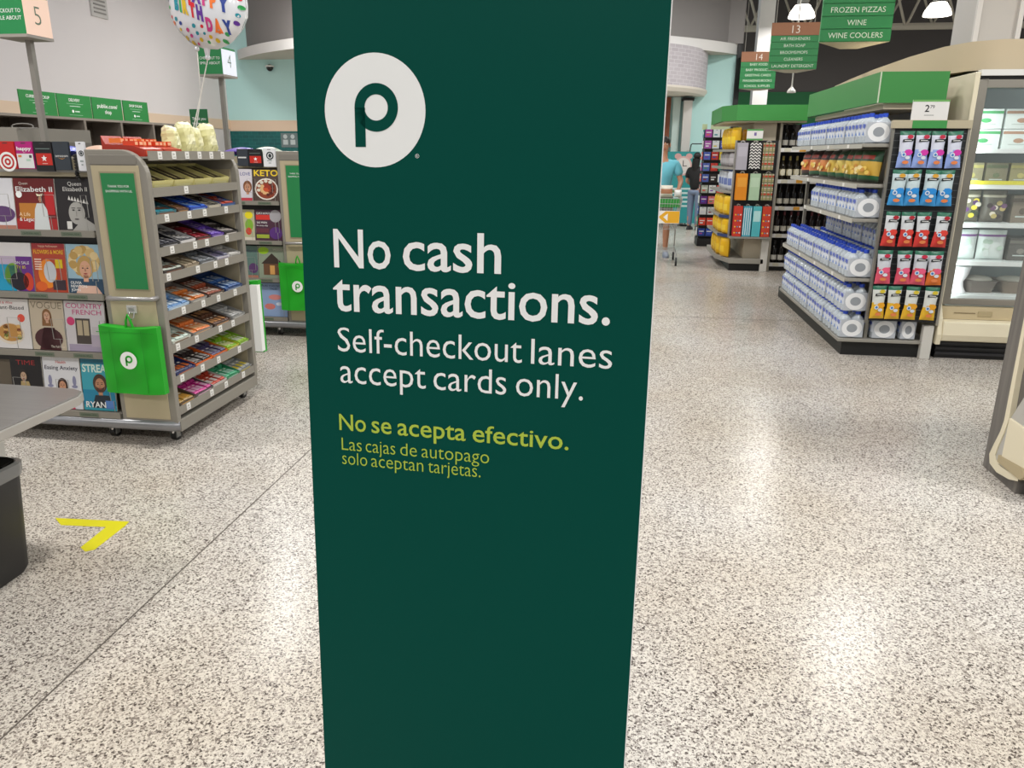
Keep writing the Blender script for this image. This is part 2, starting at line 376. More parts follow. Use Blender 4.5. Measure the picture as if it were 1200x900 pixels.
LN = [((('No', 82, 268), ('cash', 307, 613)), 1.3275, .0572, SIGNW, .010), ((('transactions.', 78, 960),), 1.2580, .0572, SIGNW, .010),
      ((('Self-checkout', 95, 695), ('lanes', 723, 967)), 1.1910, .0385, SIGNW, -.004), ((('accept', 103, 387), ('cards', 412, 642), ('only.', 672, 875)), 1.1385, .0385, SIGNW, -.004),
      ((('No', 98, 188), ('se', 207, 273), ('acepta', 293, 513), ('efectivo.', 535, 830)), 1.0570, .0270, LIME, .008),
      ((('Las', 108, 174), ('cajas', 187, 283), ('de', 299, 352), ('autopago', 367, 577)), 1.0220, .0211, LIME, -.008), ((('solo', 110, 192), ('aceptan', 205, 372), ('tarjetas.', 387, 550)), .9970, .0211, LIME, -.008)]
# left edge of each word in metres along the board, from its place in the line
ENDS = [(82, -.2235, 613, .0491), (78, -.227, 960, .2171), (95, -.2219, 967, .2234), (103, -.2195, 875, .1816), (98, -.2243, 830, .1624), (108, -.2212, 577, .0344), (110, -.221, 550, .0204)]
for (ws, y0, h, m, bold), (a0, m0, a1, m1) in zip(LN, ENDS):
    for s_, xa, xb in ws:
        ka, kb = [m0 + (q - a0) * (m1 - m0) / (a1 - a0) for q in (xa, xb)]
        d = MB(); d.text(fr, s_, ka, y0, h, m, w=kb - ka, bold=bold); d.v = tall_x(d.v, y0, h); d.flat = True; d.build('lettering', sg)
d = MB(); d.box(-.03, .016, .9, .03, .024, 1.5, WHITE); d.T = Matrix.Translation((0, .024, 1.45)) @ Matrix.Rotation(.30, 4, 'X'); d.box(-.03, 0, -1.46, .03, .006, 0, WHITE); d.build('easel_strut', sg)

# ================================================================== LEFT FOREGROUND
t = thing('bagging_counter', 'brushed steel counter top corner on a pale panel, in front of the magazine rack', 'counter', (-2.6, 2.0, 0))
d = MB(); d.prism([(-.6, -.9), (.655, -.9), (.648, .44), (.625, .49), (.58, .512), (-.6, .56)], 'z', .604, .64, BRUSHED); d.build('counter_top', t, bevel=.004)
d = MB(); d.prism([(-.6, -.9), (.659, -.9), (.652, .441), (.628, .494), (.581, .516), (-.6, .564)], 'z', .600, .634, mat('b3afa9', .3, .4)); d.build('edge_band', t, bevel=.004)
d = MB(); d.box(-.6, .42, 0, .285, .46, .60, mat('d9d7d3', .5)); d.build('support_panel', t)
t = thing('waste_bin', 'black plastic waste bin with bag liner folded over its rim', 'bin', (-2.36, 2.08, 0))
def rrect(w, dd, r, n=5):
    out = []
    for cx, cy, a0 in ((w / 2 - r, dd / 2 - r, 0), (-w / 2 + r, dd / 2 - r, PI / 2), (-w / 2 + r, -dd / 2 + r, PI), (w / 2 - r, -dd / 2 + r, 1.5 * PI)):
        out += [(cx + r * math.cos(a0 + PI / 2 * k / n), cy + r * math.sin(a0 + PI / 2 * k / n)) for k in range(n + 1)]
    return out
def rloft(levels, m, cap=(True, True)):
    d = MB(); vs = []; n = None
    for (w_, dd, r, z) in levels:
        p = rrect(w_, dd, r); n = len(p); vs += [(x, y, z) for x, y in p]
    fs = [(j * n + i, j * n + (i + 1) % n, (j + 1) * n + (i + 1) % n, (j + 1) * n + i) for j in range(len(levels) - 1) for i in range(n)]
    if cap[0]: fs.append(tuple(range(n))[::-1])
    if cap[1]: fs.append(tuple(range((len(levels) - 1) * n, len(levels) * n)))
    d.add(vs, fs, m); return d
rloft([(.44, .42, .05, 0), (.46, .44, .05, .02), (.50, .48, .05, .41), (.485, .465, .05, .41), (.45, .43, .05, .03)], mat('1a1a1b', .45)).build('body', t, smooth=True)
rloft([(.505, .485, .05, .378), (.512, .492, .05, .395), (.515, .495, .05, .425), (.49, .47, .05, .43), (.475, .455, .05, .40)], mat('8c8c8a', .25, 0, .5, 0, .75), (False, False)).build('bag_cuff', t, smooth=True)
d = MB(); rng = random.Random(3)
lv = []
for k, z in enumerate((.425, .40, .33, .22)):
    p = rrect(.485 - .03 * k, .465 - .03 * k, .05); lv.append([(x + rng.uniform(-.012, .012), y + rng.uniform(-.012, .012), z + rng.uniform(-.008, .008)) for x, y in p])
n = len(lv[0]); d.add([q for r in lv for q in r], [(a * n + i, a * n + (i + 1) % n, (a + 1) * n + (i + 1) % n, (a + 1) * n + i) for a in range(3) for i in range(n)] + [tuple(range(3 * n, 4 * n))], mat('0b0b0c', .25)); d.build('liner', t)
d = MB(); d.prism([(-2.335, 2.668), (-2.265, 2.612), (-2.070, 2.626), (-2.058, 2.452), (-2.018, 2.425), (-1.992, 2.445), (-1.998, 2.650), (-2.005, 2.686)], 'z', 0, .0008, mat('cdc400', .5))
tag(d.build('floor_marking'), 'yellow tape chevron stuck on the speckled floor', 'floor marking', kind='thing')


# ================================================================== MERCHANDISE RACKS (magazine face towards us, candy shelves towards the aisle)
def WB(root):
    mb = MB(); mb.T = Matrix.Translation(-root.location); return mb
def panel_outline(x0, x1, z0, z1, r, n=8):
    return [(x0, z0), (x1, z0)] + [(x1 - r + r * math.cos(PI / 2 * k / n), z1 - r + r * math.sin(PI / 2 * k / n)) for k in range(n + 1)] + [(x0, z1)]
SHELF_Z = [1.455, 1.283, 1.155, .995, .865, .675, .50, .33, .165]   # undersides of the shelf lips
MAG_Z = [1.115, .80, .492, .168]                                    # where the magazines stand
PX0, PX1, PY0, PY1 = -2.575, -2.262, 3.52, 4.44
rack = thing('merchandise_rack', 'grey wheeled rack, near one, with green thank-you panel, magazines and candy shelves', 'rack', (-2.57, 3.97, 0))
EDGE = mat('7d7870', .35, .3)
for yf, yb in ((PY0, PY0 + .035), (PY1 - .035, PY1)):
    d = WB(rack); d.prism(panel_outline(PX0, PX1, .13, 1.505, .13), 'y', yf, yb, RACK); o = d.build('end_panel', rack, bevel=.004)
    near = yf == PY0
    d = WB(rack)
    if near:
        d.box(-2.548, yf - .004, .15, -2.300, yf, 1.432, TAN); d.box(-2.552, yf - .005, 1.436, -2.31, yf - .001, 1.48, mat('7f7a71', .45))
        d.build('inlay', o, bevel=.0015)
        d = WB(rack); d.box(-2.508, yf - .007, .828, -2.318, yf - .004, 1.404, mat('988d72', .5)); d.box(-2.500, yf - .009, .837, -2.326, yf - .006, 1.396, GREEN)
        fr = FRONT(-2.413 + 2.57, yf - .009 - 3.97, 0)
        T = d.T; d.T = Matrix.Identity(4)
        d.text(fr, 'THANK YOU FOR', 0, 1.330, .0105, WHITE, align='c', w=.112); d.text(fr, 'SHOPPING WITH US.', 0, 1.307, .0105, WHITE, align='c', w=.14); d.T = T
        d.flat = True; p = d.build('thank_you_panel', o)
    else:
        d.box(-2.548, yf - .004, .15, -2.300, yf, 1.40, TAN2)
        d.build('inlay', o)
d = WB(rack); d.tube([(-2.542, 3.52, .79), (-2.535, 3.485, .79), (-2.52, 3.478, .792), (-2.31, 3.478, .794), (-2.295, 3.485, .795), (-2.288, 3.52, .795)], .012, mat('9f9c9a', .3, .6), 10); d.build('handle', rack, smooth=True)
d = WB(rack); d.box(-3.75, 3.545, .075, PX1, 4.43, .14, RACK); d.build('base', rack, bevel=.004)
d = WB(rack); d.tube([(-3.75, 3.53, .112), (-2.29, 3.53, .112), (-2.268, 3.545, .112)], .030, mat('8f8f92', .3, .5), 12); d.build('bumper', rack, smooth=True)
d = WB(rack); d.box(-2.575, 3.555, .14, -2.555, 4.405, 1.46, TAN2); d.build('divider', rack)
TG = mat('e8e6e1', .5); TGI = mat('b5b3ae', .5)
rng = random.Random(11)
for k, z in enumerate(SHELF_Z):
    d = WB(rack)
    xb, xf = -2.555, -2.270
    rise = .0 if k == 0 else .055
    d.prism([(xb, z + .010 + rise), (xf, z + .010), (xf, z), (xf + .006, z), (xf + .006, z + .045), (xf, z + .045), (xf, z + .018), (xb, z + .018 + rise)], 'y', 3.556, 4.404, RACK)
    o = d.build('shelf', rack)
    for q in range(6 if k == 0 else 4):
        ty = (3.63 + .123 * q) if k == 0 else 3.62 + .2 * q + rng.uniform(-.05, .06)
        if k == 1 and q != 1: continue
        d = WB(rack); d.box(xf + .006, ty, z + .006, xf + .009, ty + .034, z + .042, TG)
        fr = ((xf + .009 + 2.57, ty - 3.97, z), (0, 1, 0), (0, 0, 1)); T = d.T; d.T = Matrix.Identity(4)
        d.frect(fr, .006, .024, .022, .034, TGI, .0004); d.frect(fr, .006, .012, .028, .018, TGI, .0004); d.T = T
        d.build('price_tag', o)
d = WB(rack); d.box(-3.75, 3.62, .14, -2.58, 4.38, 1.46, BROWN); d.build('magazine_case', rack)
d = WB(rack); d.box(-3.75, 3.585, 1.375, -2.58, 3.62, 1.458, TAN2); d.box(-3.75, 3.578, 1.395, -2.58, 3.585, 1.41, GREY); d.build('card_rail', rack)
WIRE = mat('a9a7a2', .35, .7)
for k, z in enumerate(MAG_Z):
    d = WB(rack); zt = 1.39 if k == 0 else MAG_Z[k - 1] - .04
    d.prism([(3.60, z - .004), (3.525, z - .004), (3.515, z + .006), (3.51, z + .006), (3.512, z - .028), (3.60, z - .024)], 'x', -3.75, -2.582, RACK)
    d.box(-3.75, 3.59, z - .075, -2.582, 3.62, z - .026, BLACK)
    o = d.build('magazine_shelf', rack)
    for tx in (-2.70 - .02 * k, -2.92 - .02 * k):
        d = MB(); d.flat = True; f_ = FRONT(tx + 2.57, 3.5105 - 3.97, z - .024); d.frect(f_, -.055, 0, .055, .022, mat('67705f', .5), .0006); d.text(f_, 'CENTENNIAL MEDIA', 0, .007, .008, mat('24422c', .5), align='c', w=.09, off=.0012); d.build('label_strip', o)
    for q, xx in enumerate((-2.80 - .03 * k, -3.05 - .03 * k, -3.30)):
        d = WB(rack); a = z + .07; b = z + .175
        d.tube([(xx, 3.514, z), (xx, 3.514, a), (xx + .035, 3.514, a), (xx + .035, 3.514, b), (xx - .035, 3.514, b), (xx - .035, 3.514, a), (xx, 3.514, a)], .0016, WIRE, 5); d.build('wire_holder', o)
    d = WB(rack); xx = -2.594; d.tube([(xx - .015, 3.514, z), (xx - .015, 3.514, z + .07), (xx, 3.515, z + .07), (xx, 3.515, z + .175), (xx - .03, 3.515, z + .175), (xx - .03, 3.515, z + .07)], .0018, WIRE, 5); d.build('wire_holder', o)
for cx, cy in ((-2.345, 3.60), (-2.70, 3.60), (-3.55, 3.60), (-2.345, 4.36), (-3.2, 4.36)):
    d = WB(rack); d.cyl((cx, cy, .045), (cx, cy, .078), .012, None, CHROME, 8); d.box(cx - .02, cy - .004, .02, cx + .02, cy + .03, .055, mat('9a9a98', .35, .6)); o = d.build('caster', rack)
    d = WB(rack); d.cyl((cx - .014, cy + .02, .033), (cx + .014, cy + .02, .033), .033, None, mat('161616', .5), 16); d.build('wheel', o)
rack_far = dup(rack, (-2.57 - .16, 3.97 + 2.48, 0), 'grey wheeled rack, far one, half hidden behind the dark green standing sign')

# ---- printed covers
def P(h): return mat(h, .38)
def face(d, fr, cx, cy, s, skin, hair, long=False, off=.0012, beard=False):
    d.fell(fr, cx, cy + .06 * s, .30 * s, .38 * s, hair, off)
    if long: d.fpoly(fr, [(cx - .30 * s, cy + .05 * s), (cx + .30 * s, cy + .05 * s), (cx + .36 * s, cy - .6 * s), (cx - .36 * s, cy - .6 * s)], hair, off)
    d.fell(fr, cx, cy - .02 * s, .205 * s, .29 * s, skin, off + .0003)
    d.frect(fr, cx - .09 * s, cy - .42 * s, cx + .09 * s, cy - .2 * s, skin, off + .0003)
    if beard: d.fpoly(fr, [(cx - .2 * s, cy - .05 * s), (cx - .1 * s, cy - .12 * s), (cx + .1 * s, cy - .12 * s), (cx + .2 * s, cy - .05 * s), (cx + .13 * s, cy - .3 * s), (cx - .13 * s, cy - .3 * s)], hair, off + .0005)
    for e in (-1, 1):
        d.fell(fr, cx + e * .085 * s, cy + .03 * s, .038 * s, .020 * s, INK, off + .0007, 10); d.frect(fr, cx + e * .085 * s - .05 * s, cy + .085 * s, cx + e * .085 * s + .05 * s, cy + .105 * s, hair, off + .0007)
    d.fpoly(fr, [(cx - .03 * s, cy - .08 * s), (cx + .03 * s, cy - .08 * s), (cx + .01 * s, cy + .03 * s), (cx - .01 * s, cy + .03 * s)], mat('a8765c', .5), off + .0006)
    d.fell(fr, cx, cy - .155 * s, .075 * s, .024 * s, mat('a4433f', .5), off + .0007, 12)
def magazine(label, x0, x1, row, bg, draw, group=None, y=3.548, z=None, h=None, dx=0, dy=0):
    w_, z_ = x1 - x0, (MAG_Z[row] if z is None else z); h = h or (.250, .246, .262, .280)[row]
    d = MB(); d.box(-w_ / 2, 0, 0, w_ / 2, .006, h, mat('e9e6de', .6)); d.box(-w_ / 2, -.0006, 0, w_ / 2, .0, h, P(bg))
    fr = FRONT(-w_ / 2, -.0006, 0); d.flat = True
    draw(d, fr, w_, h)
    o = d.build('magazine', loc=((x0 + x1) / 2 + dx, y + dy, z_ + .001), rot=(-.085, 0, 0))
    return tag(o, label, 'magazine', group or 'magazines on the racks')
def m_crown_red(d, f, w, h):
    d.frect(f, 0, 0, w, h * .22, P('a31d1d')); d.frect(f, w * .1, h * .22, w * .55, h * .52, P('b8762b')); d.frect(f, w * .75, h * .3, w * .97, h * .75, P('b81f22'))
    d.text(f, 'Queen', w * .14, h * .88, h * .05, P('e9dfd2')); d.text(f, 'Elizabeth II', w * .05, h * .745, h * .095, WHITE, w=w * .9, bold=.01)
    d.fpoly(f, [(w * .42, 0), (w * .82, 0), (w * .78, h * .4), (w * .70, h * .52), (w * .54, h * .52), (w * .48, h * .4)], P('cfd3d2'), .001); face(d, f, w * .63, h * .61, h * .17, SKIN, P('3a2a22'))
    d.fpoly(f, [(w * .57, h * .66), (w * .69, h * .66), (w * .71, h * .71), (w * .63, h * .69), (w * .55, h * .71)], P('e9e2c0'), .003)
    d.fell(f, w * .12, h * .69, w * .075, w * .075, WHITE, .001); d.text(f, 'A Life', w * .08, h * .27, h * .07, P('f1d7b0')); d.text(f, '& Legacy', w * .08, h * .17, h * .07, WHITE)
def m_crown_bw(d, f, w, h):
    d.text(f, 'Queen', w * .5, h * .87, h * .075, P('e2dfda'), align='c'); d.text(f, 'Elizabeth II', w * .5, h * .765, h * .08, P('e2dfda'), align='c', w=w * .62)
    sk, hr = P('a5a29c'), P('1f1c1d')
    d.fell(f, w * .62, h * .42, w * .30, h * .20, hr, .001); d.fell(f, w * .5, h * .34, w * .21, h * .22, sk, .0014)
    d.fpoly(f, [(w * .35, 0), (w * .98, 0), (w * .98, h * .1), (w * .75, h * .22), (w * .55, h * .3), (w * .5, h * .12)], sk, .0012)
    for k in range(7): d.fpoly(f, [(w * (.30 + .075 * k), h * (.60 - .012 * k)), (w * (.37 + .075 * k), h * (.59 - .012 * k)), (w * (.335 + .075 * k), h * (.68 - .012 * k))], P('d7d4ce'), .0018)
    for e in (.42, .57): d.fell(f, w * e, h * .40, w * .035, h * .014, INK, .002, 10); d.frect(f, w * e - w * .05, h * .435, w * e + w * .05, h * .447, INK, .002)
    d.fell(f, w * .49, h * .225, w * .06, h * .015, P('4b4545'), .002, 10); d.frect(f, w * .485, h * .28, w * .50, h * .38, P('83807b'), .002)
    d.frect(f, w * .22, h * .03, w * .35, h * .18, P('d9d6d0'), .001)
def m_pale(d, f, w, h):
    d.fell(f, w * .7, h * .3, w * .3, h * .16, P('5b3a6a')); d.frect(f, 0, 0, w, h * .08, P('b37a66')); d.text(f, 'Home', w * .3, h * .8, h * .09, P('49546c'))
def m_weekly(d, f, w, h):
    d.frect(f, 0, h * .72, w, h, P('e6e3e2')); d.frect(f, 0, 0, w * .5, h * .55, P('1aa0c8')); d.fell(f, w * .45, h * .32, w * .25, h * .26, P('7fb53a')); d.frect(f, w * .55, 0, w, h * .72, P('6b2f8c')); d.fell(f, w * .6, h * .2, w * .26, h * .19, P('1b1624'), .001); d.fell(f, w * .85, h * .2, w * .14, h * .19, P('d8442c'), .001)
    d.text(f, 'ON SALE', w * .5, h * .56, h * .06, WHITE); d.text(f, 'TV 85', w * .55, h * .47, h * .06, P('f0d23a'))
def m_flowers(d, f, w, h):
    d.frect(f, 0, h * .9, w, h, P('9c2b2f')); d.text(f, 'happy halloween', w * .5, h * .925, h * .045, P('f0c9a8'), align='c'); d.text(f, 'FLOWERS & MORE', w * .5, h * .79, h * .075, P('f7c23a'), align='c', w=w * .9, bold=.015)
    d.fell(f, w * .42, h * .38, w * .28, h * .3, P('f08a1f')); d.fell(f, w * .5, h * .42, w * .19, h * .22, P('cfd2d6'), .001); d.frect(f, w * .68, h * .5, w * .9, h * .68, P('e2c41b'), .001); d.frect(f, w * .55, h * .05, w * .95, h * .26, P('3b2a33'), .001); d.fell(f, w * .2, h * .12, w * .18, h * .1, P('e0621f'), .001)
    for k in range(5): d.frect(f, w * .05, h * (.66 - .05 * k), w * .26, h * (.685 - .05 * k), P('f3d8c6'), .001)
def m_curly(d, f, w, h):
    d.frect(f, 0, 0, w, h * .3, P('2c4a63'))
    for k in range(30): d.fell(f, w * (.5 + .34 * math.cos(k * 2.4)), h * (.66 + .24 * math.sin(k * 2.4) * (1 if k % 2 else .8)), w * .12, h * .085, P(('d9b877', 'c29c58', 'e6cd97')[k % 3]), .001 + .00001 * k, 12)
    face(d, f, w * .52, h * .50, h * .62, P('dfa98a'), P('c29c58'), off=.0016); d.fpoly(f, [(w * .2, 0), (w * .95, 0), (w * .8, h * .16), (w * .3, h * .16)], P('e3b9a4'), .0014)
    for k, s in enumerate(('OLIVIA', 'NEWTON-', 'JOHN')): d.text(f, s, w * .07, h * (.19 - .075 * k), h * .055, WHITE, bold=.01, off=.004)
def m_plant(d, f, w, h):
    d.text(f, 'Food & Wine', w * .1, h * .9, h * .05, P('c9575b')); d.text(f, 'Plant-Based', w * .1, h * .79, h * .075, INK, w=w * .78); d.fell(f, w * .78, h * .62, w * .1, w * .1, P('e2503a'), .001)
    d.fell(f, w * .45, h * .3, w * .38, h * .22, P('e5d8c6')); d.fell(f, w * .45, h * .32, w * .33, h * .18, P('c48f4a'), .001)
    for k in range(14): d.fell(f, w * (.45 + .24 * math.cos(k * 2.1)), h * (.33 + .12 * math.sin(k * 1.7)), w * .06, h * .035, P(('e0b068', '8a4a24', 'd9c37a', '6f7d2e')[k % 4]), .0014)
def m_fashion(d, f, w, h):
    d.text(f, 'VOGUE', w * .5, h * .83, h * .13, P('8b7f6c'), align='c', w=w * .92); d.fell(f, w * .5, h * .23, w * .42, h * .22, P('4a2125'), .001); d.fpoly(f, [(w * .2, 0), (w * .85, 0), (w * .7, h * .45), (w * .38, h * .45)], P('4a2125'), .001)
    face(d, f, w * .5, h * .68, h * .33, P('d6a98c'), P('8a5f37'), True, .0013); d.text(f, 'The Fall Issue', w * .55, h * .05, h * .045, P('e9dccb'), maxw=w * .42, off=.003)
def m_country(d, f, w, h):
    d.text(f, 'COUNTRY', w * .5, h * .86, h * .095, P('c8407f'), align='c', w=w * .9); d.text(f, 'FRENCH', w * .56, h * .735, h * .095, P('c8407f'), align='c', w=w * .72); d.frect(f, w * .25, h * .15, w * .62, h * .66, P('4a413c')); d.frect(f, w * .29, h * .32, w * .42, h * .62, P('b9a98c'), .001); d.frect(f, w * .45, h * .32, w * .58, h * .62, P('b9a98c'), .001)
    d.fell(f, w * .14, h * .6, w * .1, w * .1, P('d43f74'), .001); d.frect(f, w * .62, h * .1, w * .92, h * .34, P('b6a9b8'), .001); d.frect(f, w * .05, 0, w, h * .14, P('a89bb0'), .0008); d.frect(f, w * .66, h * .35, w * .86, h * .5, P('c9c2c4'), .001)
def m_time(d, f, w, h):
    d.text(f, 'TIME', w * .5, h * .82, h * .09, P('a3282a'), align='c', w=w * .6); face(d, f, w * .4, h * .6, h * .3, P('c6a689'), P('2a1d15')); d.fpoly(f, [(w * .2, 0), (w * .75, 0), (w * .55, h * .5), (w * .3, h * .5)], P('b8a06c'), .0009)
def m_health(d, f, w, h):
    d.text(f, 'Health', w * .5, h * .88, h * .055, P('c53a35'), align='c'); d.text(f, 'Easing Anxiety', w * .5, h * .76, h * .075, P('22243a'), align='c', w=w * .9, bold=.008)
    face(d, f, w * .5, h * .45, h * .34, P('d39a78'), P('3d2318'), True); d.fpoly(f, [(w * .2, 0), (w * .8, 0), (w * .68, h * .22), (w * .32, h * .22)], P('d4486a'), .0016)
    for sx in (.17, .83): d.fell(f, w * sx, h * .55, w * .05, h * .1, P('8f8fae'), .001); d.fell(f, w * sx, h * .44, w * .08, h * .03, P('8f8fae'), .001)
def m_stream(d, f, w, h):
    d.frect(f, 0, h * .9, w, h, P('1c6f88')); d.text(f, 'STREAM', w * .5, h * .745, h * .14, P('dff0e6'), align='c', w=w * .92, bold=.03); d.fell(f, w * .91, h * .83, w * .06, w * .06, P('d8df3a'), .002)
    d.frect(f, 0, h * .1, w, h * .4, P('1f86a8')); face(d, f, w * .55, h * .50, h * .48, P('c08a68'), P('4a3122'), beard=True); d.fpoly(f, [(w * .25, h * .05), (w * .95, h * .05), (w * .8, h * .3), (w * .38, h * .3)], P('1c2a35'), .0011)
    d.text(f, 'RYAN', w * .08, h * .06, h * .11, WHITE, bold=.02, off=.004); d.frect(f, w * .68, h * .04, w * .95, h * .2, P('5a86c8'), .002)
def m_keto(d, f, w, h):
    d.text(f, 'KETO', w * .5, h * .79, h * .18, P('f2cf2f'), align='c', w=w * .9, bold=.02); d.fell(f, w * .5, h * .38, w * .44, h * .34, P('ece4d8')); d.fell(f, w * .5, h * .38, w * .39, h * .3, P('8c3d22'), .001)
    for k in range(26): d.fell(f, w * (.5 + .3 * math.cos(k * 2.4) * ((k % 5) / 5 + .2)), h * (.39 + .24 * math.sin(k * 2.4) * ((k % 5) / 5 + .2)), w * .07, h * .05, P(('c8502a', '9c2f1c', 'e0b27a', '5d2416', 'd8d2c0')[k % 5]), .0013 + .00001 * k, 12)
def m_sliver(d, f, w, h):
    d.text(f, 'LOVE', w * .9, h * .8, h * .1, P('2f3f8c'), align='r'); face(d, f, w * .68, h * .42, h * .5, SKIN, P('7a4a2c')); d.frect(f, 0, 0, w, h * .1, P('c23a4a'))
def m_yellowgreen(d, f, w, h):
    d.fell(f, w * .6, h * .82, w * .3, h * .12, P('e6d51f')); d.fell(f, w * .6, h * .5, w * .3, h * .2, P('7fae35')); d.fell(f, w * .55, h * .3, w * .22, h * .12, P('c9452c'), .001); d.frect(f, 0, 0, w, h * .1, P('ddd3c2'))
def m_recipes(d, f, w, h):
    d.text(f, 'QUICK & EASY', w * .05, h * .86, h * .07, WHITE, maxw=w * .5); d.frect(f, w * .03, h * .68, w * .55, h * .84, P('d1342c')); d.text(f, '365 MAIN', w * .05, h * .56, h * .06, WHITE); d.text(f, 'for every day', w * .05, h * .47, h * .05, WHITE, off=.003)
    d.fell(f, w * .75, h * .8, w * .22, h * .2, P('a7a3a8')); d.fell(f, w * .75, h * .25, w * .24, h * .2, P('59307a')); d.frect(f, w * .03, h * .08, w * .5, h * .2, P('9fae3a')); d.frect(f, w * .03, h * .26, w * .5, h * .4, P('63303d'))
def m_cabin(d, f, w, h):
    d.fell(f, w * .2, h * .86, w * .2, h * .11, P('9ac422')); d.fpoly(f, [(w * .1, h * .45), (w * .5, h * .78), (w * .92, h * .45)], P('3c3029')); d.frect(f, w * .18, h * .1, w * .84, h * .45, P('6b4a34')); d.frect(f, w * .42, h * .12, w * .6, h * .4, P('d9a25c'), .001); d.text(f, 'WOODS', w * .55, h * .86, h * .07, P('d3c7b6'), maxw=w * .42)
def m_blue(d, f, w, h):
    d.text(f, 'MORE THAN WORDS', w * .5, h * .89, h * .05, P('283a63'), align='c', w=w * .88); d.text(f, 'TALES', w * .5, h * .8, h * .06, P('283a63'), align='c'); d.fell(f, w * .55, h * .58, w * .24, h * .08, P('d98a86')); d.fell(f, w * .35, h * .3, w * .2, h * .09, P('d07a72')); d.fell(f, w * .7, h * .38, w * .12, h * .05, P('c9d3e2'))
magazine('pale magazine cut by the left picture edge, top row of the near rack', -3.26, -3.025, 0, 'd9d8dc', m_pale)
magazine('red magazine with a standing woman in white gown, top row of near rack', -3.020, -2.797, 0, '6e1718', m_crown_red)
magazine('black magazine with grey portrait of a crowned woman, top row of near rack', -2.790, -2.580, 0, '231f21', m_crown_bw)
magazine('multicoloured weekly magazine at the left end of the second row', -3.19, -2.987, 1, 'c9b7cf', m_weekly, dy=.004)
magazine('orange magazine with flower headline, second row of near rack', -2.978, -2.795, 1, 'b8452b', m_flowers)
magazine('blue magazine with curly blond woman smiling, second row of near rack', -2.788, -2.596, 1, '9fc0cf', m_curly)
magazine('white food magazine with a noodle bowl, left in the third row', -3.27, -3.057, 2, 'e4dfdc', m_plant)
magazine('beige fashion magazine with long-haired woman in dark red dress', -3.05, -2.858, 2, 'c8b9a2', m_fashion)
magazine('pale home magazine with pink title and dark house door', -2.851, -2.625, 2, 'd3cdcf', m_country)
magazine('black magazine with red title, bottom row behind the steel counter', -3.225, -3.04, 3, '151214', m_time)
magazine('white health magazine with dark-haired woman, bottom row of near rack', -3.032, -2.818, 3, 'e2e2e6', m_health)
magazine('teal magazine with bearded man, bottom row beside the green bag', -2.810, -2.622, 3, '3fa6b8', m_stream)
FX, FY = -.16, 2.48
magazine('white magazine showing only a sliver beside the yellow-titled food magazine', -3.10 , -2.975, 0, 'd5cfd6', m_sliver, dy=FY, y=3.548)
magazine('food magazine with large yellow title and stew plate, far rack', -2.967, -2.742, 0, '53423a', m_keto, dy=FY)
magazine('yellow and green magazine sliver in the second row of far rack', -3.10, -2.985, 1, 'b7b48f', m_yellowgreen, dy=FY)
magazine('busy recipe magazine with red banner, second row of far rack', -2.977, -2.745, 1, '4a2a3c', m_recipes, dy=FY)
magazine('grey-green magazine sliver beside the log cabin magazine on far rack', -3.12, -2.985, 2, '5f7a72', m_pale, dy=FY)
magazine('magazine with a log cabin picture, third row of far rack', -2.978, -2.745, 2, '8f9a86', m_cabin, dy=FY)
magazine('pale blue magazine with pink shapes, bottom row of far rack', -2.99, -2.755, 3, '8fa6cc', m_blue, dy=FY)

# ---- gift cards hanging at the head of the racks
def gift_card(label, x0, x1, bg, draw, z0=1.412, z1=1.54, dy=0, y=3.545):
    w_, h = x1 - x0, z1 - z0; d = MB(); d.flat = True
    for k in range(3): d.box(-w_ / 2 + .002 * k, .003 * k, -.001 * k, w_ / 2 + .002 * k, .003 * k + .001, h - .001 * k, P(bg))
    fr = FRONT(-w_ / 2, 0, 0); d.frect(fr, w_ * .36, h * .92, w_ * .64, h * .95, mat('3a3a3a', .5)); draw(d, fr, w_, h)
    o = d.build('gift_card', loc=((x0 + x1) / 2, y + dy, z0)); tag(o, label, 'gift card', 'gift cards hung along the rack tops'); return o
def g_red(d, f, w, h): d.fring(f, w * .5, h * .25, w * .5, w * .38, WHITE); d.fring(f, w * .5, h * .25, w * .28, w * .18, WHITE); d.fell(f, w * .5, h * .25, w * .08, w * .08, WHITE)
def g_happy(d, f, w, h): d.frect(f, w * .02, h * .02, w * .98, h * .55, P('e3e4e2')); d.text(f, 'happy', w * .5, h * .68, h * .12, WHITE, align='c', w=w * .86, bold=.03); d.text(f, 'you', w * .5, h * .585, h * .05, P('f0c8de'), align='c'); d.frect(f, w * .1, h * .42, w * .3, h * .5, P('d98a4a'), .001); d.frect(f, w * .55, h * .28, w * .8, h * .36, P('b8d4c0'), .001); d.frect(f, w * .75, h * .4, w * .9, h * .5, P('4a4a4a'), .001)
def g_star(d, f, w, h):
    d.frect(f, w * .08, h * .2, w * .95, h * .6, P('c5281c')); d.frect(f, w * .1, h * .74, w * .9, h * .77, P('6a7a76'))
    d.fpoly(f, [(w * .52 + h * .12 * (1 if k % 2 == 0 else .42) * math.sin(k * PI / 5), h * .43 + h * .12 * (1 if k % 2 == 0 else .42) * math.cos(k * PI / 5)) for k in range(10)], WHITE, .001); d.frect(f, w * .38, h * .24, w * .68, h * .265, P('d9b3a8'), .001)
def g_dark(d, f, w, h): d.text(f, 'amazon', w * .5, h * .46, h * .085, P('e9e7e2'), align='c', w=w * .8); d.fpoly(f, [(w * .25, h * .43), (w * .5, h * .375), (w * .75, h * .43), (w * .5, h * .395)], P('e39a2c'), .001)
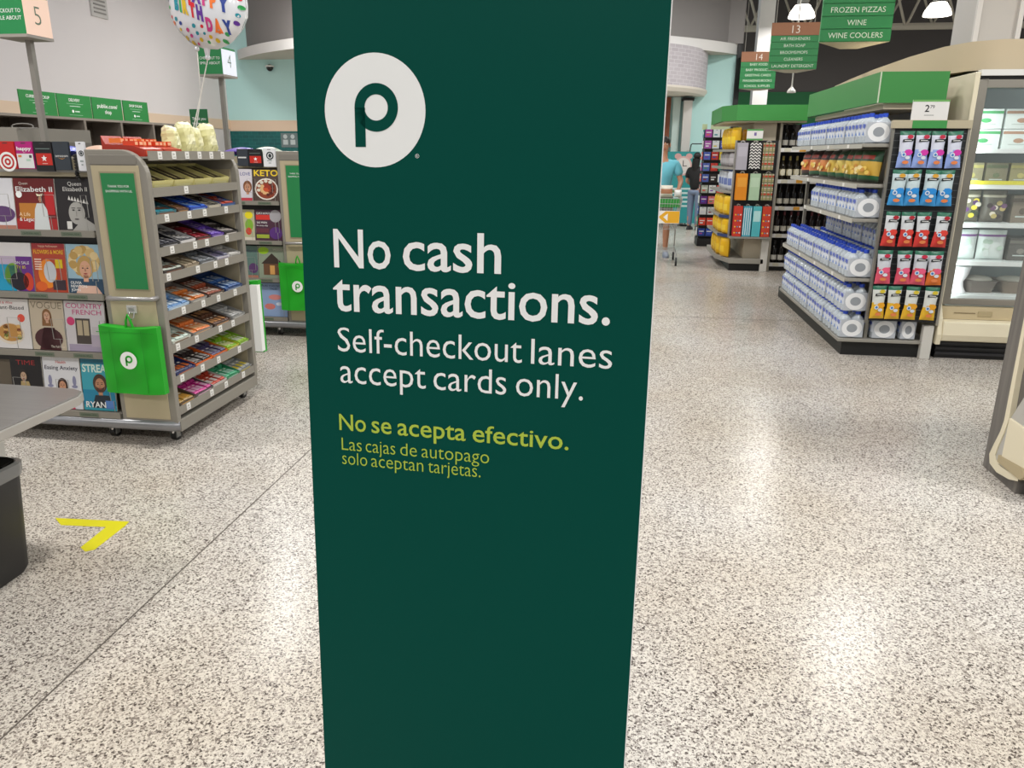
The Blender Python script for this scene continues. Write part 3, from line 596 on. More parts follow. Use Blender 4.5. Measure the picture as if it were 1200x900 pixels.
def g_coffee(d, f, w, h): d.fring(f, w * .55, h * .6, w * .3, w * .2, P('2b3436')); d.fell(f, w * .55, h * .6, w * .13, w * .15, P('2b3436')); d.frect(f, w * .3, h * .3, w * .7, h * .36, P('9aa3a2')); d.frect(f, w * .4, h * .18, w * .62, h * .23, P('9aa3a2'))
gift_card('red gift card with white rings, leftmost on the near rack', -3.055, -2.962, 'c7201f', g_red)
gift_card('magenta and white gift card reading happy on the near rack', -2.955, -2.865, 'b81a7a', g_happy)
gift_card('black gift card with red panel and white star, near rack', -2.858, -2.762, '17171a', g_star, z0=1.402)
gift_card('charcoal gift card with small white wordmark, near rack', -2.755, -2.672, '333a42', g_dark, z0=1.408)
gift_card('white gift card with dark ring emblem beside the thank-you panel', -2.632, -2.588, 'e6e6ea', g_coffee, z0=1.405)
gift_card('charcoal gift card next to the curved panel edge, far rack', -3.075, -2.985, '31363e', lambda d, f, w, h: d.frect(f, w * .1, h * .45, w * .85, h * .53, P('d3d3d1')), dy=FY, z0=1.39, z1=1.52)
gift_card('black gift card with red panel and white star, far rack', -2.978, -2.868, '18171a', g_star, dy=FY, z0=1.385, z1=1.52)
gift_card('white gift card with dark ring emblem, far rack', -2.855, -2.752, 'e4e4e6', g_coffee, dy=FY, z0=1.385, z1=1.525)
d = MB(); rng = random.Random(5)
for k in range(9): d.cyl((0, 0, .12 - .014 * k), (rng.uniform(-.006, .006), .004, .11 - .014 * k), .010, None, BLACK, 6)
tag(d.build('wire_clip_strip', loc=(-2.648, 3.55, 1.36)), 'black dangling clip strip under the charcoal gift card, near rack', 'clip strip')

# ---- snack bags lying on top of the racks, behind the cards
def lying_bag(label, loc, w_, dd, h, m1, m2, rz=0):
    d = MB(); d.pillow(w_, dd, h, lambda u, v: m1 if (abs(u - .5) < .3 and .25 < v < .75) else m2, nu=10, nv=10)
    o = d.build('snack_bag', loc=loc, rot=(-PI / 2, 0, rz), smooth=True); tag(o, label, 'snack bag', 'snack bags lying on the rack tops'); return o
lying_bag('blue snack bag lying behind the magenta gift card', (-2.94, 3.72, 1.496), .20, .24, .06, P('2a2f9c'), P('2338a8'))
lying_bag('purple snack bag lying behind the red gift card', (-3.16, 3.72, 1.496), .20, .24, .06, P('7a2a9c'), P('3b46b8'))
lying_bag('pale snack packet lying behind the charcoal gift card, near rack', (-2.72, 3.75, 1.496), .12, .2, .06, P('d8b7a0'), P('c7a590'))
lying_bag('clear bag of mixed sweets on top of the far rack', (-2.93, 6.20, 1.502), .20, .26, .075, P('d0cbbf'), P('b9c7b4'), .2)
lying_bag('blue and purple packet on the far rack top by the curved panel', (-3.18, 6.20, 1.50), .2, .28, .07, P('3038a0'), P('5b3aa8'))

# ---- goods on the candy shelves
rng = random.Random(21)
def candy_box(label, k, yc, wid, tray, bar, accent, nb=3, hgt=.060, dep=.215, lift=0.0):
    z = SHELF_Z[k] + (.021 if bar else .030) + lift; tilt = (.36 if not bar else math.atan(.055 / .285)) if k else 0
    t = thing('candy_box', label, 'candy box', (-2.276 if bar else -2.294, yc, z), 0, 'boxes of sweets on the near candy rack', rot=(0, tilt, 0))
    tm = P(tray); d = MB()
    d.box(-dep, -wid / 2, 0, 0, wid / 2, .003, tm); fh = hgt * (.62 if bar else .85); d.box(-.003, -wid / 2, 0, 0, wid / 2, fh, tm); bh = hgt * (1.15 if bar else .85); d.box(-dep, -wid / 2, 0, -dep + .003, wid / 2, bh, tm)
    for s in (-1, 1): d.prism([(-dep, 0), (0, 0), (0, fh), (-dep, bh)], 'y', s * wid / 2 - .0015, s * wid / 2 + .0015, tm)
    fr = ((0, -wid / 2, 0), (0, 1, 0), (0, 0, 1)); d.frect(fr, wid * .12, hgt * .14, wid * .88, hgt * .48, P(accent), .0004)
    d.build('tray', t)
    if bar:
        s = (wid - .010) / nb
        for i in range(nb):
            y0 = -wid / 2 + .005 + s * i
            for q in range(2):
                a, b = -dep + .008 + q * (dep - .014) / 2, -dep + .004 + (q + 1) * (dep - .014) / 2
                jt = rng.uniform(-.003, .003)
                d = MB(); zz = hgt * (.58 + .16 * (1 - q)) + rng.uniform(0, .010)
                d.prism([(a, zz * .3), (b, zz * .3), (b, zz * .9), (b - .008, zz), (a + .008, zz), (a, zz * .9)], 'y', y0 + .002 + jt * .3, y0 + s - .002, P(bar))
                f2 = ((a, y0 + .002, zz), (0, 1, 0), (-1, 0, 0)); f2 = ((b, y0 + .002, zz), (0, 1, 0), (-1, 0, 0))
                d.frect(f2, s * .12, .016, s * .8, .016 + (b - a) * .42, P(accent), .0006); d.frect(f2, s * .2, .02 + (b - a) * .5, s * .7, .02 + (b - a) * .6, P('e6e0d2'), .0006)
                d.build('candy_bar', t)
    return t
ROWS = {   # shelf index: (colour word, tray, bar, accent, width)
    2: [('teal and brown', '3c6f78', '1f7c8a', '8a4c24', .17), ('brown', '5b4436', '6b4a34', 'b98a5a', .10), ('royal blue', '2547a8', '2d5fc4', '8fb8e6', .17), ('cream and black', 'b9b1a0', '2e2a26', 'd8cfbb', .13), ('red and blue', '3a5488', 'b5472f', '4a78b0', .15)],
    3: [('black and grey', '242427', '33333a', 'a5a4a8', .17), ('white and black', 'd6d3d3', '37373c', 'e3e0de', .14), ('dark brown and red', '3f2720', '7a1f28', 'b53340', .15), ('purple', '5d3f94', '6c4ab0', 'b9a2dc', .13), ('black and white', '1d1a1a', '2a2524', 'e2d9d3', .16)],
    4: [('dark and pale green', '3c3230', 'b9c0b4', '7a4a34', .18), ('tan', '8a7c68', '9a8a72', 'c7b89c', .14), ('grey and silver', '5f6266', '777b80', 'bfc1c6', .17), ('white and violet', 'c9c6cc', '6a6a80', '9a8fb0', .14), ('pale silver', 'bcbab5', 'cfccc6', '8f8d88', .12)],
    5: [('pale blue', 'a9c3dd', '5f88b8', 'd4e2ee', .19), ('orange and silver', '8d8a86', 'c9702e', 'd9d3c6', .16), ('dark brown and white', '54443c', '8a3f24', 'c8beb2', .17), ('navy and blue', '27406e', '31578f', '9fb3cc', .20)],
    6: [('white and mint', 'c9ccc0', 'bfcfc3', '7f5a3c', .17), ('grey and orange', '85827c', 'd9783a', 'e0b184', .20), ('black and orange', '4b3a30', '5a3a28', 'd39a68', .18), ('plain grey', '8f8f8d', 'a4a4a2', 'd5d4d0', .15)],
    7: [('navy blue', '2a3566', '2b2f52', 'c8682e', .18), ('orange and black', 'e0661f', '3a302e', 'b9b5b0', .17), ('orange and violet', 'd96a24', '4c4266', '9a97a0', .16), ('yellow-green', 'b3b52a', '7fae2c', 'e0e0a8', .13), ('lime and white', '8cb83a', '9cc24a', 'e3e8d4', .11)],
    8: [('brown and gold', '5a4a3a', '9c7a34', 'd8a24a', .15), ('grey and pink', '55504f', 'c02f84', 'e6b8d0', .18), ('white and red', 'c9c3bd', 'b8402c', 'dfd6cf', .15), ('green', '2b8a5c', '3f9c70', 'a9d6bf', .15), ('grey and yellow', '8e908d', '9fa19e', 'd6c233', .15)]}
for k, row in ROWS.items():
    y = 3.575
    gap = (.815 - sum(r[4] for r in row)) / len(row)
    for i, (cw, a, b, c, wd) in enumerate(row):
        candy_box(f'{cw} candy box, {ORD[i]} from the green panel, {ORD[k]} candy shelf from top', k, y + wd / 2, wd, a, b, c, nb=4 if wd > .16 else 3); y += wd + gap
for i in range(4):
    candy_box(f'pale yellow open tray on the second candy shelf, {ORD[i]} from the green panel', 1, 3.675 + .193 * i, .180, 'd9d08a', None, 'e6dfa6', hgt=.056, dep=.215)
# a few dark bars left in the pale yellow trays are part of each tray
for o in [o for o in bpy.data.objects if o.name.startswith('candy_box') and 'pale yellow' in o.get('label', '')]:
    for q in (-.056, 0, .056):
        d = MB(); d.box(-.208, q - .024, .004, -.04, q + .024, .034, P('3f3022')); d.frect(((-.04, q - .024, .034), (0, 1, 0), (-1, 0, 0)), .030, .01, .046, .16, P('cfc489')); d.build('candy_bar', o)
# top shelf
for i, (yy, zz, lab) in enumerate(((3.66, 0, 'red and orange candy box on the rack top, nearer one'), (3.83, 0, 'red and orange candy box on the rack top beside the yellow bags'))):
    t = thing('candy_box', lab, 'candy box', (-2.30, yy, 1.4735 + zz), 0, 'red boxes on the near rack top')
    d = MB(); d.prism([(-.22, 0), (0, 0), (0, .034), (-.06, .050), (-.20, .055), (-.22, .095)], 'y', -.078, .078, P('a8301f')); d.frect(((0, -.07, 0), (0, 1, 0), (0, 0, 1)), .005, .006, .151, .028, P('e2552f'), .0005); d.build('tray', t)
    for q in range(8):
        y_ = -.07 + .036 * (q % 4); x_ = -.125 if q < 4 else -.052; z_ = .05 + (.012 if q < 4 else 0)
        d = MB(); d.T = Matrix.Translation((x_, y_, z_)) @ Matrix.Rotation(.12 * math.sin(q * 2.3 + i), 4, 'Z'); d.box(-.06, 0, 0, 0, .031, .022, P('d9431f' if q % 3 else 'ef7a35')); d.frect(((0, 0, 0), (0, 1, 0), (0, 0, 1)), .004, .004, .027, .018, P('f0b890')); d.frect(((0, 0, .022), (0, 1, 0), (-1, 0, 0)), .006, .012, .025, .044, P('7a1d16')); d.build('candy_bar', t)
YB, YB2 = P('d6d19a'), P('e6e2b8')
for i, yy in enumerate((3.975, 4.09, 4.205, 4.32)):
    d = MB(); d.pillow(.104, .150 + .022 * (i % 2), .085, lambda u, v: YB2 if v > .84 or (.3 < v < .6 and .25 < u < .75) else YB, lambda v: 1.0 - .10 * v, 8, 10, .24)
    rq = random.Random(40 + i); keep = {}
    d.v = [keep.setdefault((round(x, 4), round(z, 4), y_ > 0), (x + rq.uniform(-.003, .003), y_ + rq.uniform(-.003, .003), max(0, z + rq.uniform(-.003, .003)))) if .003 < z else (x, y_, z) for x, y_, z in d.v]
    o = d.build('candy_bag', loc=(-2.385 + .02 * (i % 2), yy, 1.480), rot=(-.10, .05 * (-1) ** i, PI / 2 + .18 * (-1) ** i))
    tag(o, f'pale yellow paper sweet bag standing on the rack top, {ORD[i]} from the red boxes', 'candy bag', 'pale yellow bags on the near rack top')

# ---- shopping bags
def shopping_bag(label, x0, x1, z0, z1, yf, yb, logo=True, facing=-1):
    w_, h = x1 - x0, z1 - z0
    t = thing('shopping_bag', label, 'shopping bag', ((x0 + x1) / 2, (yf + yb) / 2, z0), 0, 'green reusable bags')
    dd = (yb - yf) / 2; nx, nz = 12, 12; rg = random.Random(int(abs(x0) * 1000)); vs = []; fs = []
    ph = [rg.uniform(0, 6) for _ in range(4)]
    for s in (-1, 1):
        b = len(vs)
        for j in range(nz + 1):
            for i in range(nx + 1):
                u, v = i / nx, j / nz
                bul = .55 + .45 * (math.sin(PI * u) ** .4) * (1 - .35 * v); wr = .004 * (math.sin(9 * u + 5 * v + ph[0]) + math.sin(14 * v - 6 * u + ph[1]))
                vs.append(((u - .5) * w_ * (1 + .02 * (1 - v)), s * (dd * bul + wr * min(1, 4 * u * (1 - u) * 2)), v * h + .006 * math.sin(5 * u + ph[2]) * v))
        for j in range(nz):
            for i in range(nx):
                q = (b + j * (nx + 1) + i, b + j * (nx + 1) + i + 1, b + (j + 1) * (nx + 1) + i + 1, b + (j + 1) * (nx + 1) + i); fs.append(q if s < 0 else q[::-1])
    m = (nx + 1) * (nz + 1)
    for j in range(nz):
        for i in (0, nx): fs.append((j * (nx + 1) + i, (j + 1) * (nx + 1) + i, m + (j + 1) * (nx + 1) + i, m + j * (nx + 1) + i))
    for i in range(nx): fs.append((i, i + 1, m + i + 1, m + i)); fs.append((nz * (nx + 1) + i, nz * (nx + 1) + i + 1, m + nz * (nx + 1) + i + 1, m + nz * (nx + 1) + i))
    d = MB(); d.add(vs, fs, BAGGREEN); d.build('body', t, smooth=True)
    d = MB(); yy = facing * (dd + .007)
    for xx in (-w_ * .27, w_ * .27): d.box(xx - .002, min(yy, yy + .001), .01, xx + .002, max(yy, yy + .001), h * .97, mat('129418', .5))
    d.box(-w_ / 2, min(yy, yy + .001), h * .93, w_ / 2, max(yy, yy + .001), h * .94, mat('129418', .5)); d.build('seam', t)
    if logo:
        r = w_ * .145; fr = FRONT(0, yy - .001, h * .52); d = MB(); d.flat = True
        d.fell(fr, 0, 0, r, r, WHITE, n=32); d.fring(fr, .003, .006, r * .44, r * .23, BAGGREEN, .0014); d.frect(fr, .003 - r * .44, -r * .62, .003 - r * .22, .006, BAGGREEN, .0014); d.build('logo', t)
    d = MB(); d.tube([(-.02, 0, h - .01), (-.012, facing * .004, h + .03), (0, facing * .006, h + .06), (.012, facing * .004, h + .03), (.02, 0, h - .01)], .006, BAGGREEN, 6); d.build('handle', t)
    return t
shopping_bag('green reusable shopping bag with round white logo hanging on the near rack end', -2.585, -2.272, .310, .655, 3.435, 3.505)
shopping_bag('green reusable shopping bag hanging on the far rack, beside the dark green sign', -2.755, -2.44, .25, .635, 5.915, 5.985)
t = shopping_bag('green and white bag seen edge-on behind the far end of near rack', -2.55, -2.222, .28, .73, 4.455, 4.53, logo=False, facing=1)
d = MB(); d.box(.120, -.050, .01, .1685, -.006, .43, WHITE); d.build('white_side', t)['label'] = 'white side strip'
for nm, loc, lab in (('bag_clip', (-2.428, 3.508, .70), 'chrome clip holding the green bag on the near rack end'),):
    t = thing(nm, lab, 'clip', loc)
    d = MB(); d.box(-.026, -.006, .015, .026, .005, .055, mat('d6d6d4', .25, .6)); d.frect(FRONT(-.026, -.006, .015), .012, .012, .04, .028, mat('8a8a88', .4)); d.build('plate', t, bevel=.002)
    d = MB(); d.tube([(-.014, -.004, .02), (-.014, -.02, 0), (.004, -.024, -.012), (.016, -.018, -.004), (.014, -.006, .018)], .003, CHROME, 6); d.build('hook', t)

# ---- lane signs on poles
def lane_sign(label, x1, yf, num, tint, px, w_=.25, dp=.38, z0=2.225, z1=2.475):
    t = thing('lane_sign', label, 'sign', (px, yf + .16, 0), 0, 'checkout lane signs on poles')
    d = MB(); d.box(-.019, -.019, 0, .019, .019, z0 - .01, mat('8f8b84', .35, .35)); d.box(-.10, -.10, 0, .10, .10, .02, GREY); d.build('pole', t)
    X1 = x1 - px; X0 = X1 - w_; Y0 = -.16; Y1 = Y0 + dp
    d = MB(); d.box(X0, Y0, z0, X1, Y1, z1, mat('23854a', .45)); d.box(X0 - .005, Y0 - .005, z0 - .02, X1 + .005, Y1 + .005, z0, mat('9a948c', .45)); o = d.build('sign_box', t)
    fr = FRONT(X0, Y0, z0); d = MB(); d.flat = True
    d.text(fr, 'CHECKOUT TO', w_ / 2, .135, .024, WHITE, align='c', w=w_ * .84); d.text(fr, 'SMILE ABOUT', w_ / 2, .090, .024, WHITE, align='c', w=w_ * .84); d.build('lettering', t)
    d = MB(); d.box(X1, Y0 + .002, z0, X1 + .004, Y1, z1 - .02, mat(tint, .5, 0, .5, .25)); fr = RIGHTF(X1 + .004, Y0, z0); d.text(fr, num, dp * .5, .07, .12, mat('6c7f6a', .5), align='c', bold=-.012); d.flat = True; d.build('number_panel', t)
    return t
lane_sign('green lane sign box with pinkish side numbered 5 on a grey pole', -4.10, 5.2, '5', 'f2d0bc', -4.215, dp=.25, z0=2.262, z1=2.53)
lane_sign('green lane sign box with white side numbered 4 on a grey pole', -3.945, 7.6, '4', 'e8edf8', -4.055, dp=.28)

# ---- birthday balloons tied on the near rack
def balloon(label, loc, a, b, printed, tail, ribbon, rz=0):
    t = thing('foil_balloon', label, 'balloon', loc, rz, 'foil balloons tied to the near rack')
    FO = mat('dfe0e4', .16, .25)
    nu, nv = 40, 14; vs = []; fs = []
    for s in (-1, 1):
        o = len(vs)
        for j in range(nv + 1):
            r = j / nv
            for i in range(nu):
                th = 2 * PI * i / nu; wr = 1 + (.012 * math.sin(th * 17) * r ** 4)
                vs.append((a * r * math.cos(th) * wr, s * b * math.sqrt(max(0, 1 - r ** 2.2)), a * r * math.sin(th) * wr))
        for j in range(nv):
            for i in range(nu):
                q = (o + j * nu + i, o + j * nu + (i + 1) % nu, o + (j + 1) * nu + (i + 1) % nu, o + (j + 1) * nu + i); fs.append(q if s > 0 else q[::-1])
    d = MB(); d.add(vs, fs, FO); d.build('foil', t, smooth=True)
    if printed:
        def onto(mb, pts, faces, m, e=.0015):
            mb.add([(x, -b * math.sqrt(max(.0, 1 - (min(1, math.hypot(x, z) / a)) ** 2.2)) - e, z) for x, z in pts], faces, m)
        cols = ['c8202c', 'e0702a', '2f9a52', '5a2a8c', '2a3f8c', 'd3b024', 'c0367a', '1f8a9a']
        d = MB(); d.flat = True
        rg = random.Random(4); put = []
        while len(put) < 58:
            r, th = a * math.sqrt(rg.uniform(.02, .93)), rg.uniform(0, 2 * PI); x, z = r * math.cos(th), r * math.sin(th)
            if abs(z + .30 * x + .02) < .09 and abs(x) < .175: continue
            if any(math.hypot(x - p, z - q) < .030 for p, q in put): continue
            put.append((x, z)); q = rg.uniform(.007, .012)
            onto(d, [(x + q * math.cos(2 * PI * i / 12), z + q * math.sin(2 * PI * i / 12)) for i in range(12)], [tuple(range(12))], P(cols[len(put) % 8]))
        d.build('dots', t); ci = 0
        for word, z0, sz, x0, tl, x1 in (('HAPPY', .026, .066, -.080, -.30, .145), ('BIRTH', -.020, .062, -.145, -.40, .015), ('DAY', -.130, .056, .030, -.12, .150)):
            x = x0; tot = sum(text_geo(c, .05)[3] - text_geo(c, .05)[2] for c in word); sxx = (x1 - x0 - .006 * len(word)) / tot
            for chx in word:
                vs2, fs2, lo, hi = text_geo(chx, .075); s = sz / cap_height(); wd = (hi - lo) * sxx
                d = MB(); d.flat = True
                onto(d, [(x + (p - lo) * sxx, z0 + tl * (x + (p - lo) * sxx - x0) + q * s) for p, q in vs2], fs2, P(cols[ci % 8]), .003); x += wd + .006; ci += 3
                d.build('printed_letter', t)
    d = MB(); d.cyl((tail[0], 0, tail[1] + .03), (tail[0] * 1.08, 0, tail[1] - .03), .022, .012, FO, 10); d.ell((tail[0] * 1.08, 0, tail[1] - .04), .016, .014, .014, FO, 8, 6); d.build('tail', t, smooth=True)
    d = MB(); d.tube([(tail[0] * 1.08, 0, tail[1] - .045)] + ribbon, .0032, mat('cdc9c2', .4), 5); d.build('ribbon', t)
    return t
balloon('white foil balloon with coloured dots and birthday lettering above the near rack', (-2.262, 4.26, 2.245), .215, .105, True, (-.028, -.215), [(-.10, .01, -.45), (-.208, .0, -.762)])
balloon('plain foil balloon mostly hidden behind the dotted birthday balloon', (-2.42, 4.62, 2.31), .212, .10, False, (-.118, -.190), [(-.10, -.06, -.5), (-.085, -.26, -.832)])

# ---- brown cubby wall with green signs beyond the racks
t = thing('cubby_shelf', 'dark brown pigeonhole shelf unit beyond the racks, under the four green signs', 'shelf', (-6.2, 8.6, 0))
d = WB(t); Y0, Y1 = 6.3, 10.25
d.box(-6.4, Y0, 0, -6.36, Y1, 1.84, DARKWOOD); d.build('back_panel', t)
d = WB(t); d.box(-6.4, Y0, 1.82, -5.99, Y1, 1.845, mat('8a8178', .5)); d.build('top_board', t)
for z in (.9, 1.36):
    d = WB(t); d.box(-6.36, Y0, z, -6.0, Y1, z + .03, DARKWOOD); d.build('shelf', t)
d = WB(t); d.box(-6.36, Y0, 0, -6.02, Y1, .9, DARKWOOD); d.build('cupboard', t)
for k in range(7):
    y = 6.3 + k * .655; d = WB(t); d.box(-6.36, y, .9, -5.99, y + .035, 1.82, mat('7a7067', .5)); d.build('partition', t)
t = thing('cubby_sign_rail', 'thin metal sign rail', 'rail', (-6, 8.5, 1.845)) if False else None
for i, (y0, y1, lines, lab) in enumerate(((7.38, 7.90, ('CURBSIDE PICKUP',), 'green curbside pickup sign behind the pole of lane 5'), (7.92, 8.46, ('DELIVERY',), 'green delivery sign on the brown pigeonhole shelf'), (8.48, 9.02, ('publix.com/', 'shop'), 'green sign with web address on the brown pigeonhole shelf'), (9.05, 9.55, ('SHOP ONLINE',), 'green shop online sign on the brown pigeonhole shelf'))):
    d = MB(); d.flat = True; w_ = y1 - y0; d.box(-.006, 0, 0, .006, w_, .235, mat('25803c', .45)); fr = RIGHTF(.006, 0, 0)
    if len(lines) == 2: d.text(fr, lines[0], w_ / 2, .125, .042, WHITE, align='c', w=w_ * .68, bold=.01); d.text(fr, lines[1], w_ / 2, .062, .042, WHITE, align='c', bold=.01)
    else:
        d.text(fr, lines[0], w_ / 2, .165, .028, WHITE, align='c', maxw=w_ * .8, bold=.01)
        d.frect(fr, w_ * .25, .138, w_ * .75, .142, P('9cc8a6')); d.frect(fr, w_ * .34, .112, w_ * .66, .118, P('cfe3d3')); d.fell(fr, w_ * .42, .062, .016, .016, WHITE); d.frect(fr, w_ * .48, .056, w_ * .62, .068, P('cfe3d3')); d.frect(fr, w_ * .3, .022, w_ * .7, .026, P('9cc8a6'))
    tag(d.build('shelf_sign', loc=(-6.02, y0, 1.846)), lab, 'sign', 'green signs on the pigeonhole shelf')
t = thing('shelf_sign', 'small dark green sign standing beyond the yellow sweet bags', 'sign', (-5.82, 10.42, 0))
d = MB(); d.box(-.13, -.005, 1.70, .13, .005, 2.05, mat('1d5f38', .45)); fr = FRONT(-.13, -.005, 1.70); d.flat = True; d.text(fr, 'Thank you', .13, .21, .034, WHITE, align='c', maxw=.2); d.text(fr, 'for shopping', .13, .15, .03, WHITE, align='c', maxw=.2); d.frect(fr, .04, .06, .11, .08, P('9cc8a6')); d.frect(fr, .15, .06, .22, .08, P('9cc8a6')); d.build('sign_panel', t)
d = MB(); d.box(-.012, -.012, 0, .012, .012, 1.70, GREY); d.box(-.1, -.1, 0, .1, .1, .015, GREY); d.build('post', t)
t = thing('checkout_unit', 'grey checkout unit with green label strip at the left picture edge', 'checkout', (-4.75, 5.7, 0))
d = MB(); d.box(-.6, -.3, 0, .30, .5, 1.40, mat('7d786f', .5)); d.build('cabinet', t)
d = MB(); d.box(-.6, -.32, 1.56, .30, .5, 1.66, mat('8a857c', .45)); d.box(-.6, -.25, 1.44, .30, .5, 1.56, mat('6e6961', .5)); d.build('hood', t)
d = MB(); d.box(-.6, -.33, 1.47, .22, -.25, 1.54, mat('9a958c', .45)); d.box(-.3, -.335, 1.48, .14, -.33, 1.53, mat('5aa06a', .5)); d.text(FRONT(-.3, -.335, 1.48), 'EXPRESS', .2, .012, .025, WHITE, align='c'); d.flat = True; d.build('label_strip', t)
d = MB()
for q in (-.25, .02, .33): d.tube([(q + .09 * math.cos(2 * PI * i / 12), -.29, 1.655 + .02 * math.sin(2 * PI * i / 12) + .012) for i in range(13)], .004, WIRE, 5)
d.tube([(-.35, -.29, 1.655), (.45, -.29, 1.655)], .004, WIRE, 5); d.build('wire_rail', t)

# ================================================================== WATER ISLAND (end display facing the aisle)
IX0, IX1, IY0, IY1 = 1.70, 2.395, 6.15, 8.80
t = thing('end_display', 'long shelf island of bottled water with green header, in front of the freezer', 'display shelf', (2.05, 7.45, 0))
SH = mat('9a968d', .45, .1)
d = WB(t); d.box(IX0 + .04, IY0 + .03, 0, IX1 - .02, IY1, .11, BLACK); d.build('plinth', t)
d = WB(t); d.prism([(IX0, IY0), (IX1, IY0), (IX1, IY1), (IX0 + .10, IY1), (IX0, IY1 - .25)], 'z', .11, .135, SH); d.build('deck', t, bevel=.004)
d = WB(t); d.box(2.20, IY0 + .34, .135, 2.26, IY1, 2.05, mat('a8a295', .5)); d.build('back_panel', t)
for z, y1 in ((.605, 8.75), (1.05, 7.95), (1.30, 8.72), (1.585, 8.80)):
    d = WB(t); d.prism([(IX0, IY0), (2.20, IY0), (2.20, y1), (IX0 + .06, y1), (IX0, y1 - .12)], 'z', z - .024, z, SH); o = d.build('shelf', t, bevel=.003)
    d = WB(t); d.box(IX0 - .004, IY0 + .02, z - .034, IX0, y1 - .14, z - .002, mat('b9b5ab', .4)); o2 = d.build('price_rail', o)
    for q in range(3):
        d = WB(t); yy = IY0 + .35 + q * .62; d.box(IX0 - .007, yy, z - .031, IX0 - .004, yy + .05, z - .003, TAG); d.build('price_tag', o)
for yy in (IY0 + .07, IY1 - .04):
    d = WB(t); d.box(1.902, yy - .02, .135, 1.928, yy + .02, 1.70, mat('8d8a82', .4, .3))
    d.build('upright', t)
d = WB(t); d.box(2.31, IY0 - .02, 0, 2.385, IY0 + .03, .262, mat('cfccc4', .45)); d.build('corner_guard', t, bevel=.004)
d = WB(t); d.prism([(1.80, 6.30), (2.27, 6.30), (2.27, 6.33), (1.83, 6.33), (1.83, 8.55), (1.92, 8.78), (1.90, 8.80), (1.80, 8.60)], 'z', 1.872, 2.085, HEADER); d.box(1.798, 6.294, 1.872, 1.806, 6.302, 2.085, mat('c9d3b8', .5))
d.build('header', t)
d = WB(t); d.prism([(1.86, 6.34), (2.27, 6.34), (2.27, 8.7), (1.95, 8.7), (1.86, 8.5)], 'z', 1.83, 1.872, mat('c3b69d', .6)); d.build('header_underside', t)
# pouch board on the near end
t = thing('pouch_board', 'black slatted board for hanging pouches on the near end of water island', 'display board', (2.13, 6.14, .27))
d = WB(t); d.box(1.885, 6.125, .29, 2.385, 6.145, 1.70, mat('26282a', .5))
for q in range(28): d.box(1.89, 6.121, .33 + q * .049, 2.38, 6.125, .335 + q * .049, mat('55585a', .4))
d.build('slat_board', t)
d = WB(t); d.box(1.875, 6.115, .27, 1.893, 6.147, 1.70, mat('8b8880', .4, .4)); d.box(2.383, 6.115, .27, 2.40, 6.147, 1.70, mat('a19c90', .4, .3)); d.build('side_rail', t)
d = WB(t); d.box(1.87, 6.10, 1.69, 2.40, 6.147, 1.745, mat('b9ae93', .5)); d.box(2.00, 6.098, 1.69, 2.23, 6.10, 1.742, mat('3c9247', .5)); d.build('top_cap', t)
t = thing('price_card', 'white shelf price card reading 2 above the hanging pouches', 'price card', (2.11, 6.12, 1.746))
d = MB(); d.box(-.122, -.004, 0, .122, .004, .135, mat('e3e1de', .4)); d.frect(FRONT(-.122, -.004, 0), 0, .122, .244, .135, mat('6aa85a', .5)); d.text(FRONT(-.122, -.004, 0), '2', .115, .055, .045, INK, align='r', bold=.01); d.text(FRONT(-.122, -.004, 0), '79', .119, .077, .022, INK); d.frect(FRONT(-.122, -.004, 0), .085, .03, .15, .034, mat('777777', .5)); d.build('card', t)
d = MB(); d.box(-.118, .004, 0, .118, .012, .01, mat('c9cfd2', .2)); d.build('holder', t)

# ---- bottled water packs
BLUE = mat('2c50c8', .4); LBL = mat('e8edf6', .4); LBL2 = mat('4f84d6', .4); FILM = mat('d9dde2', .10, 0, .6, 0, .13); RING = mat('9ba0a6', .35); FILMW = mat('dfe2e6', .25)
def make_pack(label, loc):
    t = thing('water_pack', label, 'water pack', loc, 0, 'packs of bottled water on the island')
    for i in range(2):
        for k in range(3):
            x, y = -.047 + .094 * i, -.094 + .094 * k; d = MB()
            d.lathe([(.038, 0), (.045, .006), (.045, .05), (.0455, .05), (.0455, .13), (.045, .13), (.043, .15), (.017, .180), (.0195, .182), (.0195, .206), (.017, .208)], (x, y, 0), [WATER, WATER, WATER, LBL, LBL, WATER, WATER, WATER, BLUE, BLUE], 12)
            for s in (-1, 1):
                fr = ((x + s * .0462, y, 0), (0, -s if s < 0 else 1, 0), (0, 0, 1))
                d.fpoly(fr, [(-.022, .056), (.020, .056), (.006, .085), (-.006, .075)], LBL2, .0006); d.fpoly(fr, [(-.030, .110), (-.008, .098), (.012, .112), (.030, .102), (.030, .134), (-.030, .134)], BLUE, .0006)
            d.build('bottle', t, smooth=True)
    d = rloft([(.186, .280, .04, .002), (.192, .286, .045, .02), (.192, .286, .045, .135), (.176, .268, .045, .158)], FILM, (False, False)); d.build('shrink_film', t, smooth=True)
    for s in (-1, 1):
        d = MB(); d.flat = True; fr = ((0, s * .1445, .080), (-s * -1 if s < 0 else -1, 0, 0), (0, 0, 1)); fr = ((0, s * .1445, .080), (1, 0, 0) if s < 0 else (-1, 0, 0), (0, 0, 1))
        d.frect(fr, -.085, -.072, .085, .066, mat('b9bec5', .3), .0002); d.fring(fr, 0, -.002, .066, .034, mat('eff0f1', .3), .001, 24, 1.15); d.fell(fr, 0, 0, .040, .034, RING, .0008)
        d.build('printed_end', t)
    return t
pk = None
def put_pack(x, y, z, label):
    global pk
    if pk is None: pk = make_pack(label, (x, y, z)); return pk
    return dup(pk, (x, y, z), label)
